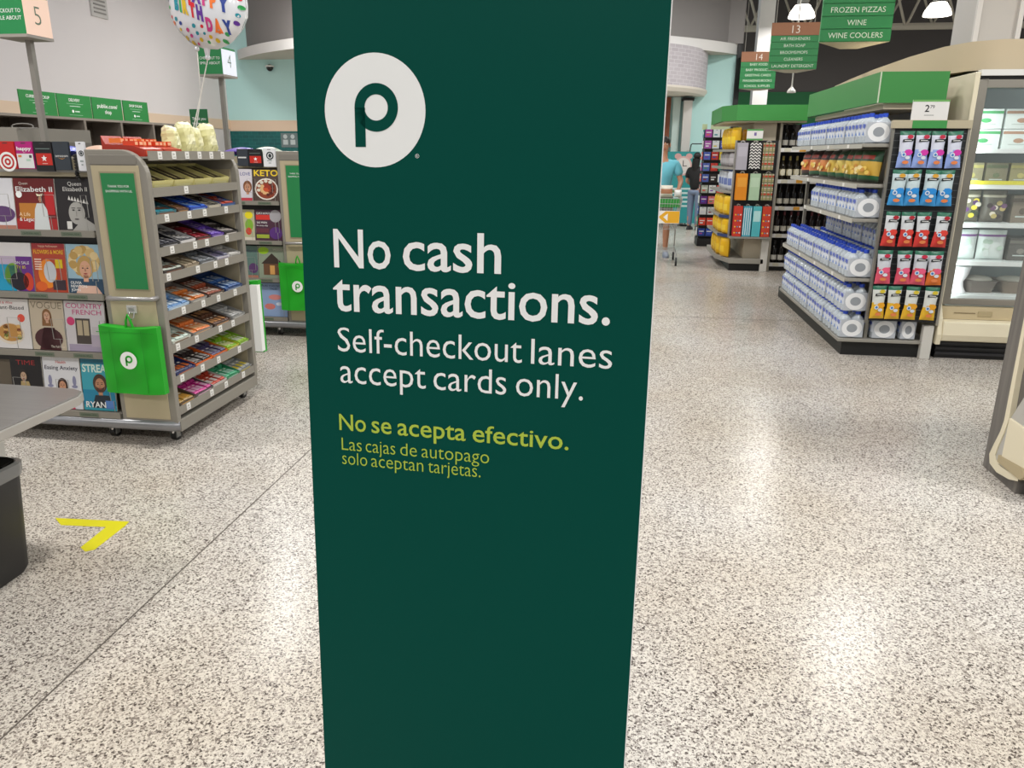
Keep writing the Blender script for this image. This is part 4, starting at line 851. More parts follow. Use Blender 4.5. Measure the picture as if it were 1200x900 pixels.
for z, y1, xx, where, n in ((.135, 8.6, 1.80, 'island deck, lower layer', 8), (.345, 8.6, 1.80, 'island deck, upper layer', 8), (.606, 8.6, 1.80, 'lowest island shelf, front row', 8), (.606, 8.4, 2.03, 'lowest island shelf, back row', 7), (.815, 8.2, 2.03, 'back stack under middle island shelf', 6), (1.051, 7.7, 1.80, 'the middle island shelf', 5), (1.586, 8.7, 1.80, 'the top island shelf', 8)):
    for k in range(n):
        put_pack(xx + (.004 if k % 2 else 0), IY0 + .165 + .298 * k, z + .002, f'water bottle pack on {where}, {ORD[k]} from the near end')
put_pack(2.04, IY0 + .165, .137, 'bottle pack on the island deck under the yellow pouches, nearer the corner'); put_pack(2.145 + .10, IY0 + .30, .135, 'bottle pack on the island deck beside the white corner guard') if False else None
p_ = dup(pk, (2.215, IY0 + .165, .137), 'bottle pack on the island deck beside the white corner guard')
p_.scale = (.62, 1, 1)

# ---- chip bags
def chip_bag(label, y, w_, h, top, mid, low, rz=0, x=1.80, tilt=0.0):
    def mf(u, v):
        if v > .93 or v < .05: return P('2c3a2c') if top != 'x' else P(mid)
        if v > .60: return P(top) if not (.70 < v < .84 and .2 < u < .8) else P('a33a2e')
        if v < .16: return P(low)
        return P(mid)
    d = MB(); d.pillow(w_, h, .11, mf, lambda v: 1 - .06 * math.sin(PI * v), 10, 16, .42)
    rg = random.Random(int(y * 100))
    fr = FRONT(0, -.056, 0)
    for q in range(7): d.fell(fr, rg.uniform(-.25, .25) * w_, h * rg.uniform(.25, .5), .022, .016, P(('e6c25a', 'c98f3a', 'f0dca0')[q % 3]), .0008 + .0001 * q, 10)
    o = d.build('chip_bag', loc=(x, y, 1.313), rot=(tilt, .06 * math.sin(y * 40), -PI / 2 + rz + .15 * math.sin(y * 23)), smooth=True)
    return tag(o, label, 'chip bag', 'chip bags on the island')
CH = [(6.29, '1f4a2c', 'c9a23c', '1d5a30', 'dark green chip bag with yellow crisps on the island, nearest the pouch board'), (6.52, '205030', 'd0ab44', '1f5a34', 'large dark green chip bag with gold crisps, second from pouch board'), (6.78, '1f4a2c', 'd9bb50', '24603a', 'green chip bag with yellow middle, third from pouch board'),
      (7.04, '2a4a34', 'd8c060', '24603a', 'green chip bag leaning on the island, fourth from pouch board'), (7.32, '2b3a30', 'd9b84e', '2c6040', 'green and yellow chip bag on the island, fifth from pouch board'), (7.62, '3a2a2a', 'd98a4c', '2f6a44', 'orange chip bag on the island, beside the green ones'), (7.96, '3a2626', 'dd8a52', '3a6a4c', 'orange chip bag on the island, second from the far end'), (8.30, '2c2c34', 'd9763c', '4a3a3a', 'dark and orange chip bag at the far end of the island shelf')]
for i, (y, a, b, c, lab) in enumerate(CH): chip_bag(lab, y, .205, .232, a, b, c, rz=(.5 if i < 2 else .22), tilt=-.12)

# ---- hanging pouches
def pouch(label, x, z, w_, h, body, low, capc, accent):
    t = thing('pouch', label, 'pouch', (x, 6.085, z), 0, 'hanging pouches on the island end', rot=(0, .05 * math.sin(x * 91 + z * 37), .12 * math.sin(x * 57 + z * 11)))
    wf = lambda v: .86 + .14 * abs(2 * v - .95) ** 1.5 + (.06 if v < .3 else 0)
    def mf(u, v):
        if v > .90: return P('1f6a50')
        if v < .46 + .05 * math.sin(7 * u + x * 40): return P(low)
        return P(body)
    d = MB(); d.pillow(w_, h, .05, mf, wf, 10, 18, .5); d.build('bag', t, smooth=True)
    fr = FRONT(0, -.0215, 0); d = MB(); d.flat = True
    d.fell(fr, .012, h * .845, w_ * .20, h * .055, P(capc), .0065, 14)
    d.fpoly(fr, [(-w_ * .36, h * .70), (w_ * .34, h * .725), (w_ * .36, h * .79), (-w_ * .34, h * .775)], P('22282a'), .0042); d.text(fr, 'BUBBLE', 0, h * .728, h * .035, WHITE, align='c', w=w_ * .5, off=.0052) if False else d.frect(fr, -w_ * .24, h * .738, w_ * .22, h * .756, WHITE, .0052)
    d.fell(fr, -w_ * .18, h * .36, w_ * .15, w_ * .15, P('dfe6ea'), .0056, 16); d.fell(fr, -w_ * .18, h * .36, w_ * .09, w_ * .09, P('4a7fc0'), .0062, 12)
    d.fell(fr, w_ * .12, h * .42, w_ * .27, h * .085, P(accent), .0045, 16); d.fell(fr, 0, h * .15, w_ * .22, h * .05, P('e0824a'), .0030, 14); d.fell(fr, w_ * .1, h * .28, w_ * .16, h * .05, P('d9dfe6'), .0050, 12)
    d.build('print', t)
    d = MB(); d.cyl((0, .005, h * .965), (0, .033, h * .965), .003, None, CHROME, 6); d.build('hook', t)
    return t
PR = [(1.420, [1.975, 2.080, 2.185, 2.305], 'd6d9e8', '93a9e2', 'c4304a', 'd23aa6', 'pink flowered', 'top'), (1.155, [1.955, 2.065, 2.175, 2.285], 'c9dade', '3f9bdc', 'd9a13a', '2f8fdc', 'blue liquid', 'second'),
      (.860, [1.945, 2.065, 2.175, 2.295], 'd9dde0', 'd23a34', 'b52a36', 'e0453a', 'red liquid', 'third'), (.580, [1.945, 2.085, 2.190, 2.305], 'd0d3da', 'e0566e', 'c8304c', 'ea5f84', 'pink and red', 'fourth'), (.315, [1.940, 2.050, 2.165, 2.300], 'd9dcd6', 'e6b62c', 'd9c23a', 'e8a52a', 'yellow', 'bottom')]
for z, xs, a, b, c, e, nm, rw in PR:
    for i, x in enumerate(xs):
        bb = b if not (nm == 'pink and red' and i == 3) else 'e0762c'
        pouch(f'{nm} hanging pouch, {rw} row of the board, {ORD[i]} from the water bottles', x, z, .104, .250, a, bb, c, e)

# ================================================================== FREEZER RUN BEHIND THE ISLAND
t = thing('freezer_case', 'tall cream freezer with glass door and chilled shelves, beyond the water island', 'freezer', (3.4, 6.6, 0))
FX0, FX1, FY, FB = 2.44, 4.6, 6.24, 6.95
SHW = mat('dfe6e4', .4); INN = mat('9aa5a6', .5)
d = WB(t); d.box(FX0, FB, .1, FX1, FB + .05, 2.08, INN); d.box(FX0, FY + .02, .1, FX0 + .04, FB, 2.08, INN); d.box(FX1 - .05, FY + .02, .1, FX1, FB, 2.08, INN); d.box(FX0, FY + .02, 2.02, FX1, FB, 2.08, INN); d.box(FX0, FY + .02, .1, FX1, FB, .40, INN); d.build('cabinet', t)
d = WB(t); d.box(2.425, FY - .03, 1.66, 2.435, FY + .5, 2.07, CREAM)
d = WB(t); d.prism([(FY + .6, 0.12), (FY - .12, .12), (FY - .13, .20), (FY - .10, .32), (FY - .04, .42), (FY - .04, 2.07), (FY + .6, 2.07)], 'x', 2.405, 2.44, CREAM); d.build('end_cheek', t, bevel=.006)
d = WB(t); d.prism([(FY + .02, .15), (FY - .12, .15), (FY - .135, .20), (FY - .12, .30), (FY - .02, .31), (FY + .02, .31)], 'x', 2.44, FX1, CREAM); d.build('bumper', t, bevel=.008)
d = WB(t); d.box(2.44, FY - .05, .31, FX1, FY + .02, .405, mat('c9b894', .45)); d.box(2.53, FY - .053, .355, 2.68, FY - .05, .362, mat('8a7a5c', .5)); d.box(2.70, FY - .054, .335, 2.80, FY - .05, .375, mat('b3a37f', .5)); d.build('sill_rail', t)
d = WB(t); d.box(2.44, FY - .04, 0, FX1, FY + .02, .15, BLACK)
for q in range(3): d.box(2.44, FY - .055, .03 + .04 * q, FX1, FY - .04, .05 + .04 * q, mat('2b2b2e', .4))
d.build('kick_grille', t)
d = WB(t); d.box(2.44, FY - .045, 2.045, FX1, FY + .02, 2.085, mat('e6e5e0', .4)); d.box(2.44, FY - .02, 2.02, FX1, FY + .02, 2.045, BLACK); d.build('top_rail', t)
FRM = mat('a39d92', .3, .6)
d = WB(t); d.box(2.44, FY - .03, .42, 2.495, FY + .0, 2.02, FRM); d.box(3.30, FY - .03, .42, 3.36, FY, 2.02, FRM); d.box(2.495, FY - .03, 1.965, 3.30, FY, 2.02, FRM); d.box(2.495, FY - .03, .42, 3.30, FY, .465, FRM); o = d.build('door_frame', t, bevel=.004)
d = WB(t); d.box(2.495, FY - .018, .465, 3.30, FY - .012, 1.965, GLASS); d.build('glass_pane', o)
d = WB(t); d.box(3.37, FY - .03, .42, 3.42, FY, 2.02, FRM); d.box(4.5, FY - .03, .42, 4.56, FY, 2.02, FRM); d.box(3.42, FY - .03, 1.965, 4.5, FY, 2.02, FRM); d.box(3.42, FY - .03, .42, 4.5, FY, .465, FRM); o = d.build('door_frame', t, bevel=.004)
d = WB(t); d.box(3.42, FY - .018, .465, 4.5, FY - .012, 1.965, GLASS); d.build('glass_pane', o)
for z in (1.555, 1.300, 1.02, .735, .475):
    d = WB(t); d.box(2.48, FY + .06, z - .03, FX1 - .05, FB, z, SHW); o = d.build('shelf', t)
    if z == 1.300:
        d = WB(t); d.box(2.50, FY + .057, z + .002, 3.5, FY + .06, z + .03, mat('d8d432', .5)); d.build('yellow_tag_strip', o)
for lx in (2.52, 3.33, 4.45):          # the vertical strip lamps behind the door mullions
    l = bpy.data.lights.new('freezer_light', 'AREA'); l.shape = 'RECTANGLE'; l.size = .04; l.size_y = 1.45; l.energy = 3.6; l.color = (.9, 1, .98)
    lo = bpy.data.objects.new('freezer_light', l); COL.objects.link(lo); lo.parent = t; lo.location = (lx - 3.4, FY + .012 - 6.6, 1.22); lo.rotation_euler = (PI / 2, 0, 0)
def frozen_box(label, x, z, w_, h, m1, m2, y=6.42, dd=.25):
    d = MB(); d.flat = True; d.box(-w_ / 2, 0, 0, w_ / 2, dd, h, P(m1)); fr = FRONT(-w_ / 2, 0, 0); d.frect(fr, 0, h * .76, w_, h * .90, P(m2)); d.fell(fr, w_ * .5, h * .42, w_ * .16, h * .12, P(m2), .0007); d.frect(fr, w_ * .2, h * .2, w_ * .8, h * .25, P('b9c4bf'))
    return tag(d.build('frozen_food_box', loc=(x, y, z)), label, 'food box', 'boxes in the freezer')
CLM = ('green-striped', 'brown-striped', 'grey-striped')
for i in range(3):
    for k in range(2): frozen_box(f'white {CLM[i]} frozen food box on the top freezer shelf, {("lower", "upper")[k]} of its stack', 2.615 + .245 * i, 1.556 + .142 * k, .225, .138, 'd9e2de', ('4fa868', 'b08a70', '9aa5a8')[i])
for i in range(5): frozen_box(f'olive frozen food box on the second freezer shelf, {ORD[i]} from the door edge', 2.58 + .17 * i, 1.301, .15, .155, ('8a8468', '77725a', '8f8a60', '6f6a55', '857f66')[i], ('b0a868', '5f6a4a', 'b8b06a', '9a9270', '8a8a5a')[i])
def frozen_bag(label, x, z, w_, h, base, top, dots, y=6.46):
    d = MB(); d.pillow(w_, h, .10, lambda u, v: P(top) if .78 < v < .88 else P(base), None, 8, 14, .4); rg = random.Random(int(x * 77 + z * 31)); fr = FRONT(0, -.05, 0)
    for q in range(9): d.fell(fr, rg.uniform(-.33, .33) * w_, h * rg.uniform(.15, .7), .022, .018, P(dots[q % len(dots)]), .001 + .0002 * q, 9)
    return tag(d.build('frozen_food_bag', loc=(x, y, z), smooth=True), label, 'food bag', 'bags in the freezer')
frozen_bag('dark frozen bag with yellow and purple pieces beside the freezer door edge', 2.60, 1.021, .17, .235, '6d6a58', 'c9c4b0', ('d8c840', '5a3a6a', 'cfcab8', '35402e'))
frozen_bag('dark frozen bag with pale pieces, second on the middle freezer shelf', 2.785, 1.021, .17, .235, '5f5a50', 'b9b49f', ('b8a86a', '3a3030', 'd9d2bf', '6a4a6a'))
for i in range(3): frozen_box(f'brown frozen box on the middle freezer shelf, {ORD[i]} after the mixed bags', 2.98 + .17 * i, 1.021, .15, .20, ('7d7364', '8a8272', '70685a')[i], ('5a5044', '615a50', '9a8f7c')[i])
frozen_bag('white frozen bag with purple top band beside the door edge', 2.61, .736, .20, .225, 'd3dbd8', '7a4a8a', ('b9cfc0', 'c9d3d0'))
frozen_bag('white frozen bag with purple top band, second on its shelf', 2.82, .736, .20, .225, 'd0d8d4', '7a4a8a', ('b0c4b4', 'cdd6d2'))
for i in range(3): frozen_box(f'dark frozen tray box on the fourth freezer shelf, {ORD[i]} after the white bags', 3.02 + .19 * i, .736, .17, .17, '56544f', '7d7a72')
d = MB(); d.lathe([(.075, 0), (.08, .01), (.06, .05), (.055, .09), (.085, .15), (.09, .19), (.094, .19), (.094, .21), (.02, .22)], (0, 0, 0), mat('e2e2e4', .3), 20)
tag(d.build('dessert_tub', loc=(2.60, 6.44, .476), smooth=True), 'white waisted tub at the bottom of the freezer beside the door edge', 'tub')
for i, x in enumerate((2.80, 3.06, 3.34)):
    t2 = thing('frozen_tray', f'shallow dark frozen tray with pale film at freezer bottom, {ORD[i]} after the white tub', 'food tray', (x, 6.55, .476), 0, 'trays at the freezer bottom')
    rloft([(.18, .2, .03, 0), (.23, .25, .04, .09), (.24, .26, .04, .095)], mat(('6a6058', '7a6a5a', '8a7c66')[i], .5)).build('tray', t2, smooth=True)
    d = MB(); d.ell((0, 0, .095), .11, .12, .03, mat('cfc9bd', .25)); d.build('film', t2, smooth=True)

# ================================================================== NEAR FREEZER AT THE RIGHT EDGE
t = thing('freezer_case', 'near freezer end with grey wood side panel and cream bumper, at the right picture edge', 'freezer', (2.9, 3.7, 0))
d = WB(t); d.box(1.86, 3.575, 0, 1.92, 3.915, 2.1, WOOD); d.build('side_panel', t, bevel=.003)
d = WB(t)
prof = [(3.755, 1.30), (3.752, .80), (3.748, .50), (3.745, .30), (3.76, .24), (3.80, .15), (3.82, .10), (3.80, .06), (3.72, .045), (3.60, .06), (3.52, .085)]
prof_in = [(3.725, 1.30), (3.722, .80), (3.715, .50), (3.705, .32), (3.72, .26), (3.755, .16), (3.765, .115), (3.75, .095), (3.70, .085), (3.60, .095), (3.53, .11)]
n = len(prof)
d.add([(1.835, a, b) for a, b in prof] + [(1.835, a, b) for a, b in prof_in] + [(1.862, a, b) for a, b in prof] + [(1.862, a, b) for a, b in prof_in],
      [(i, i + 1, n + i + 1, n + i) for i in range(n - 1)] + [(2 * n + i, 2 * n + i + 1, i + 1, i) for i in range(n - 1)] + [(n + i, n + i + 1, 3 * n + i + 1, 3 * n + i) for i in range(n - 1)], CREAM); d.build('end_trim', t)
d = WB(t); d.prism(prof_in[3:] + [(3.50, .13), (3.50, .42), (3.62, .46)], 'x', 1.840, 1.862, mat('b9b6ae', .4)); d.build('trim_gasket', t)
d = WB(t); d.prism([(3.70, .13), (3.52, .13), (3.47, .18), (3.48, .28), (3.56, .33), (3.70, .33)], 'x', 1.832, 3.8, CREAM); d.build('bumper', t, bevel=.006)
d = WB(t); d.prism([(3.72, .10), (3.50, .10), (3.46, .135), (3.50, .16), (3.72, .135)], 'x', 1.828, 3.8, mat('b5a582', .45)); d.build('bumper_rail', t)
d = WB(t); d.box(1.86, 3.52, .34, 3.8, 3.60, .44, mat('bfae8c', .45)); d.build('sill_rail', t)
d = WB(t); d.box(1.90, 3.50, 0, 3.8, 3.575, .10, BLACK); d.build('kick_grille', t)
d = WB(t); d.box(1.92, 3.56, .1, 3.8, 3.9, 2.1, mat('8b9293', .5)); d.build('cabinet', t)
d = WB(t); d.box(1.87, 3.51, .44, 1.92, 3.56, 2.05, mat('3a3a3c', .4)); d.box(1.92, 3.51, 1.98, 3.0, 3.56, 2.05, mat('3a3a3c', .4)); d.box(1.92, 3.51, .44, 3.0, 3.56, .50, mat('3a3a3c', .4)); o = d.build('door_frame', t)
d = WB(t); d.box(1.92, 3.53, .5, 3.0, 3.54, 1.98, mat('a9b6b8', .08)); d.build('glass_pane', o)

# ================================================================== SECOND END DISPLAY AND WINE SHELF
t = thing('end_display', 'second end display with green header, gift bags and stacked yellow packs', 'display shelf', (1.65, 11.2, 0))
d = WB(t); d.box(1.44, 10.75, 0, 1.85, 12.3, .10, BLACK); d.build('plinth', t)
d = WB(t); d.prism([(1.43, 10.70), (1.88, 10.70), (1.88, 12.35), (1.30, 12.35), (1.30, 11.2)], 'z', .10, .165, SH); d.build('deck', t, bevel=.004)
d = WB(t); d.box(1.84, 10.70, 0, 1.93, 10.78, .432, mat('d3d0c8', .5)); d.build('corner_guard', t, bevel=.004)
d = WB(t); d.box(1.62, 10.80, .165, 1.90, 12.3, 1.95, mat('b9ae99', .55)); d.build('back_panel', t)
for z in (.47, .72, 1.04, 1.345, 1.57):
    d = WB(t); d.prism([(1.29, 11.0), (1.42, 10.75), (1.64, 10.75), (1.64, 12.25), (1.27, 12.25)], 'z', z - .03, z, SH); o = d.build('shelf', t)
    if z < 1.0:
        d = WB(t); d.prism([(1.286, 11.0), (1.418, 10.744), (1.418, 10.75), (1.292, 11.0)], 'z', z - .034, z + .006, mat('2b3f70', .4)); d.build('price_rail', o)
d = WB(t); d.prism([(1.22, 11.0), (1.37, 10.66), (2.24, 10.66), (2.24, 10.70), (1.40, 10.70), (1.26, 11.0), (1.26, 12.3), (1.22, 12.3)], 'z', 1.92, 2.11, HEADER); d.build('header', t)
d = WB(t); d.prism([(1.25, 11.0), (1.39, 10.70), (2.24, 10.70), (2.24, 12.3), (1.25, 12.3)], 'z', 1.90, 1.925, mat('c9bfa6', .6)); d.build('header_underside', t)
t = thing('gift_bag_board', 'black pegboard holding gift bags on the second end display', 'display board', (1.68, 10.72, .44))
d = WB(t); d.box(1.40, 10.715, .46, 1.93, 10.74, 1.68, mat('1c1b1d', .5)); d.build('board', t)
d = WB(t); d.box(1.39, 10.70, .44, 1.41, 10.745, 1.68, GREY); d.box(1.925, 10.70, .44, 1.945, 10.745, 1.68, GREY); d.box(1.40, 10.62, .44, 1.93, 10.74, .465, GREY); d.build('frame_rail', t)
t = thing('price_card', 'white price card with green stripe over the gift bags', 'price card', (1.62, 10.70, 1.682))
d = MB(); d.box(-.10, -.004, 0, .10, .004, .135, mat('e3e1de', .4)); fr = FRONT(-.10, -.004, 0); d.frect(fr, 0, .115, .2, .135, mat('5aa05a', .5)); d.frect(fr, 0, 0, .2, .02, mat('5aa05a', .5)); d.frect(fr, .09, .055, .12, .095, mat('7a6aa0', .5)); d.build('card', t)

def gift_bag(label, x, z, w_, h, base, pat=None, y=10.645):
    t = thing('gift_bag', label, 'gift bag', (x, y, z), 0, 'gift bags on the second end display')
    d = MB(); d.prism([(-w_ / 2, -.025), (w_ / 2, -.025), (w_ / 2 - .008, .02), (w_ / 2, .06), (-w_ / 2, .06), (-w_ / 2 + .008, .02)], 'z', 0, h, P(base)); fr = FRONT(-w_ / 2, -.025, 0)
    if pat == 'chevron':
        for k in range(9):
            pts = []; zz = .012 + h * k / 9.3
            up_ = [(w_ * i / 6, zz + (.022 if i % 2 else 0)) for i in range(7)]
            for i in range(6): d.fpoly(fr, [up_[i], up_[i + 1], (up_[i + 1][0], up_[i + 1][1] + .016), (up_[i][0], up_[i][1] + .016)], P('e9e7e3'))
    elif pat == 'plaid':
        for k in range(6): d.frect(fr, 0, h * (k + .2) / 6, w_, h * (k + .62) / 6, P('b8452f' if k % 2 else 'a89a72')); d.frect(fr, 0, h * (k + .7) / 6, w_, h * (k + .82) / 6, P('e3d8c2'))
        for k in range(3): d.frect(fr, w_ * (k + .3) / 3, 0, w_ * (k + .55) / 3, h, P('6f7a4a'), .0012)
    elif pat == 'stripe':
        for k in range(4): d.frect(fr, w_ * (k + .25) / 4, h * .05, w_ * (k + .6) / 4, h * .95, P('e3eef0'))
    elif pat == 'dots':
        for k in range(12): d.fell(fr, w_ * (.2 + .3 * (k % 3)), h * (.12 + .2 * (k // 3)), w_ * .09, w_ * .09, P(('f0d040', '2f8fb0', 'e9e3da')[k % 3]), .0008, 12)
    elif pat: d.frect(fr, w_ * .1, h * .5, w_ * .9, h * .85, P(pat))
    d.build('body', t)
    d = MB()
    for yy in (-.022, .056): d.tube([(-w_ * .18, yy, h), (-w_ * .14, yy, h + .018), (0, yy, h + .024), (w_ * .14, yy, h + .018), (w_ * .18, yy, h)], .002, P('d9d4c8'), 5)
    d.build('handle', t)
for (x, z, w_, h, b, pt, lab) in ((1.475, 1.315, .13, .335, 'a9a5ae', 'b5b1ba', 'silver grey gift bag, first in the top row of the pegboard'), (1.635, 1.315, .14, .335, '17171a', 'chevron', 'black gift bag with white zigzag pattern on the pegboard'), (1.800, 1.315, .14, .335, '8a7f68', 'plaid', 'plaid patterned gift bag, last in the top row of pegboard'),
      (1.50, .935, .14, .335, 'e08a1f', 'e8a03a', 'orange gift bag in the middle row of the pegboard'), (1.665, .935, .13, .335, 'a9c4a4', 'b9d0b4', 'pale green gift bag in the middle row of the pegboard'), (1.825, .935, .14, .335, '7f7a64', 'plaid', 'plaid patterned gift bag, last in the middle row of pegboard'),
      (1.49, .468, .108, .39, 'c93a2c', 'dots', 'red dotted gift bag, first in the bottom row of pegboard'), (1.61, .468, .108, .39, '4aa3b8', 'stripe', 'teal and white striped gift bag in the bottom row of pegboard'), (1.73, .468, .108, .39, '55b4bc', 'b8e0df', 'turquoise gift bag, third in the bottom row of pegboard'), (1.85, .468, .108, .39, 'c8442f', 'dots', 'red dotted gift bag, last in the bottom row of pegboard')): gift_bag(lab, x, z, w_, h, b, pt)
def stacked_pack(label, loc, w_, h, dd, c1, c2, name='snack_pack', cat='snack pack', group='packs on the side of second end display'):
    d = MB(); d.pillow(w_, h, dd, lambda u, v: P(c2) if (.25 < v < .6 and .2 < u < .8) or v > .9 else P(c1), lambda v: 1 - .05 * math.sin(PI * v), 8, 12, .35)
    return tag(d.build(name, loc=loc, rot=(0, 0, -1.05), smooth=True), label, cat, group)
for zi, (z, c1, c2, nm, h) in enumerate(((1.571, 'e8b70c', 'f4d23a', 'yellow snack pack, top shelf of second end display', .27), (1.346, 'a9a4a8', 'c2bdc0', 'grey wrapped pack, second shelf of second end display', .19), (1.041, 'd3d8e2', '6f7fb8', 'white and blue pack, third shelf of second end display', .27), (.721, 'e9b90f', 'f3d144', 'yellow snack pack, fourth shelf of second end display', .25), (.471, 'e8b60a', 'f2ce3c', 'yellow snack pack, fifth shelf of second end display', .21), (.166, 'e6b208', 'f1c833', 'yellow snack pack, deck of second end display', .26))):
    for k, yy in enumerate((10.90, 11.16, 11.42, 11.70)):
        stacked_pack(f'{nm}, {ORD[k]} from front', ((1.42 if z > 1 else 1.39) if k == 0 else (1.40 if z > 1 else 1.36), yy, z + .002), .18, h, .12, c1, c2)
stacked_pack('golden pack standing on the top shelf beside the white price card', (1.55, 10.98, 1.573), .13, .25, .08, 'd99a10', 'e8b632')

t = thing('wine_shelf', 'dark wall shelf of wine bottles behind the water island', 'wine shelf', (2.6, 11.2, 0))
d = WB(t); d.box(1.97, 11.28, 0, 4.2, 11.33, 1.895, mat('2a2320', .6)); d.build('back_panel', t)
d = WB(t); d.box(1.97, 10.86, 0, 4.2, 11.28, .08, BLACK); d.build('plinth', t)
d = WB(t); d.box(1.955, 10.84, 0, 1.985, 11.33, 1.895, mat('bdb7a8', .5)); d.build('side_panel', t)
WZ = (.10, .485, .845, 1.19, 1.585)
for z in WZ:
    d = WB(t); d.box(1.98, 10.86, z - .03, 4.2, 11.28, z, mat('4a423c', .5)); o = d.build('shelf', t)
    d = WB(t); d.box(1.98, 10.845, z - .045, 4.2, 10.86, z + .005, mat('e6e4e0', .4)); d.build('price_rail', o)
    for q in range(5):
        d = WB(t); d.box(2.03 + .19 * q, 10.842, z - .04, 2.11 + .19 * q, 10.845, z + .002, mat(('d9d4c0', 'e0a23c', 'e6e4e0')[q % 3], .5)); d.build('price_tag', o)
t = thing('wine_bottle', 'wine bottle', 'wine bottle', (0, 0, 0), 0, 'wine bottles on the dark shelf')
def make_wine(glass, lab, cap, roundl, label, loc):
    t = thing('wine_bottle', label, 'wine bottle', loc, 0, 'wine bottles on the dark shelf')
    d = MB(); d.lathe([(.034, 0), (.037, .006), (.037, .175), (.033, .20), (.015, .235), (.014, .29)], (0, 0, 0), mat(glass, .1), 16); d.build('bottle', t, smooth=True)
    d = MB(); d.lathe([(.0155, .245), (.0155, .298), (.003, .300)], (0, 0, 0), mat(cap, .4), 12); d.build('capsule', t, smooth=True)
    d = MB()
    if roundl: d.lathe([(.0374, .055), (.0374, .135)], (0, 0, 0), mat(lab, .5), 16); d.fell(FRONT(0, -.0378, .095), 0, 0, .03, .042, mat('efe8cf', .5), .001)
    else: d.lathe([(.0374, .04), (.0374, .105)], (0, 0, 0), mat(lab, .5), 16)
    d.build('label', t); return t
bpy.data.objects.remove(t)
KIND = [('15110f', 'e2ded5', '1a1817', False), ('1a0f10', 'd9d4c6', '5a2024', False), ('14100f', 'cfcabb', '18120f', False), ('201a10', 'd9cfae', '8a7a3c', True), ('101010', 'e3dfd6', '141416', False)]
for r, z in enumerate(WZ):
    p0 = None
    for i in range(8):
        lab = f'dark wine bottle on the {("bottom", "fourth", "third", "second", "top")[r]} wine shelf, {ORD[i]} from the gift bag end'
        loc = (2.045 + .088 * i, 10.92, z + .001)
        if p0 is None: p0 = make_wine(*KIND[r], lab, loc)
        else: dup(p0, loc, lab)

# ================================================================== GIFT CARD STAND
t = thing('card_stand', 'black gift card stand with rows of small coloured cards, past the yellow packs', 'card stand', (1.48, 13.85, 0))
d = WB(t); d.box(1.26, 13.60, 0, 1.70, 14.1, .13, BLACK); d.box(1.28, 13.66, .13, 1.76, 14.06, 1.90, mat('19181a', .5)); d.build('body', t)
d = WB(t); d.box(1.36, 13.70, 1.90, 1.66, 13.73, 2.03, mat('c9d6a8', .5)); d.box(1.24, 13.90, 1.90, 1.32, 13.93, 1.99, mat('c9d6a8', .5)); d.build('topper_sign', t)
for r in range(10):
    d = WB(t); d.box(1.25, 13.615, .16 + .178 * r, 1.76, 13.66, .172 + .178 * r, BLACK); d.build('card_shelf', t)
CC = ['b04aa0', 'e0e6e6', 'd3d6dc', '4a5fb8', 'd23a30', '8a2a26', '3f8f6a', '7a3aa0', 'dfe2e0', 'e05a4a', '29469a', 'd8c03c', '2a8a90']
rg = random.Random(9)
for r in range(10):
    for c in range(3):
        col = ['29469a', 'd8442e', 'd9dcdc', '6a2f8a', 'a9b0a0', '4a5fa8', '5566b0', '4f62b0', 'a858a8', 'a84aa0'][r] if c == 0 else ['29469a', 'e0503a', 'd5d9d9', 'e07a78', 'dfe3e0', '26211f', 'c23a30', 'b8352c', 'd3d8da', 'd9e2e2'][r] if c == 1 else CC[(r * 5 + c) % 13]
        d = MB(); d.box(-.055, 0, 0, .055, .006, .125, P(col)); fr = FRONT(-.055, 0, 0); d.frect(fr, .015, .07, .095, .085, P('e6e4e2')); d.frect(fr, .02, .03, .07, .05, P(CC[(r + c * 3) % 13])); d.fell(fr, .055, .112, .008, .006, INK, .0007, 8)
        tag(d.build('gift_card', loc=(1.325 + .128 * c, 13.625, .173 + .178 * r)), f'small card on the far card stand, {ORD[c]} column, {ORD[9 - r]} row from the top', 'gift card', 'cards on the far card stand')
    d = MB(); d.box(0, -.10, 0, .006, .10, .125, P(CC[(r * 4 + 2) % 13])); fr = LEFTF(0, .10, 0); d.frect(fr, .04, .05, .16, .09, P('dcdad6'))
    tag(d.build('gift_card', loc=(1.262, 13.86, .173 + .178 * r)), f'small card on the side of the far card stand, {ORD[9 - r]} from the top', 'gift card', 'cards on the far card stand')

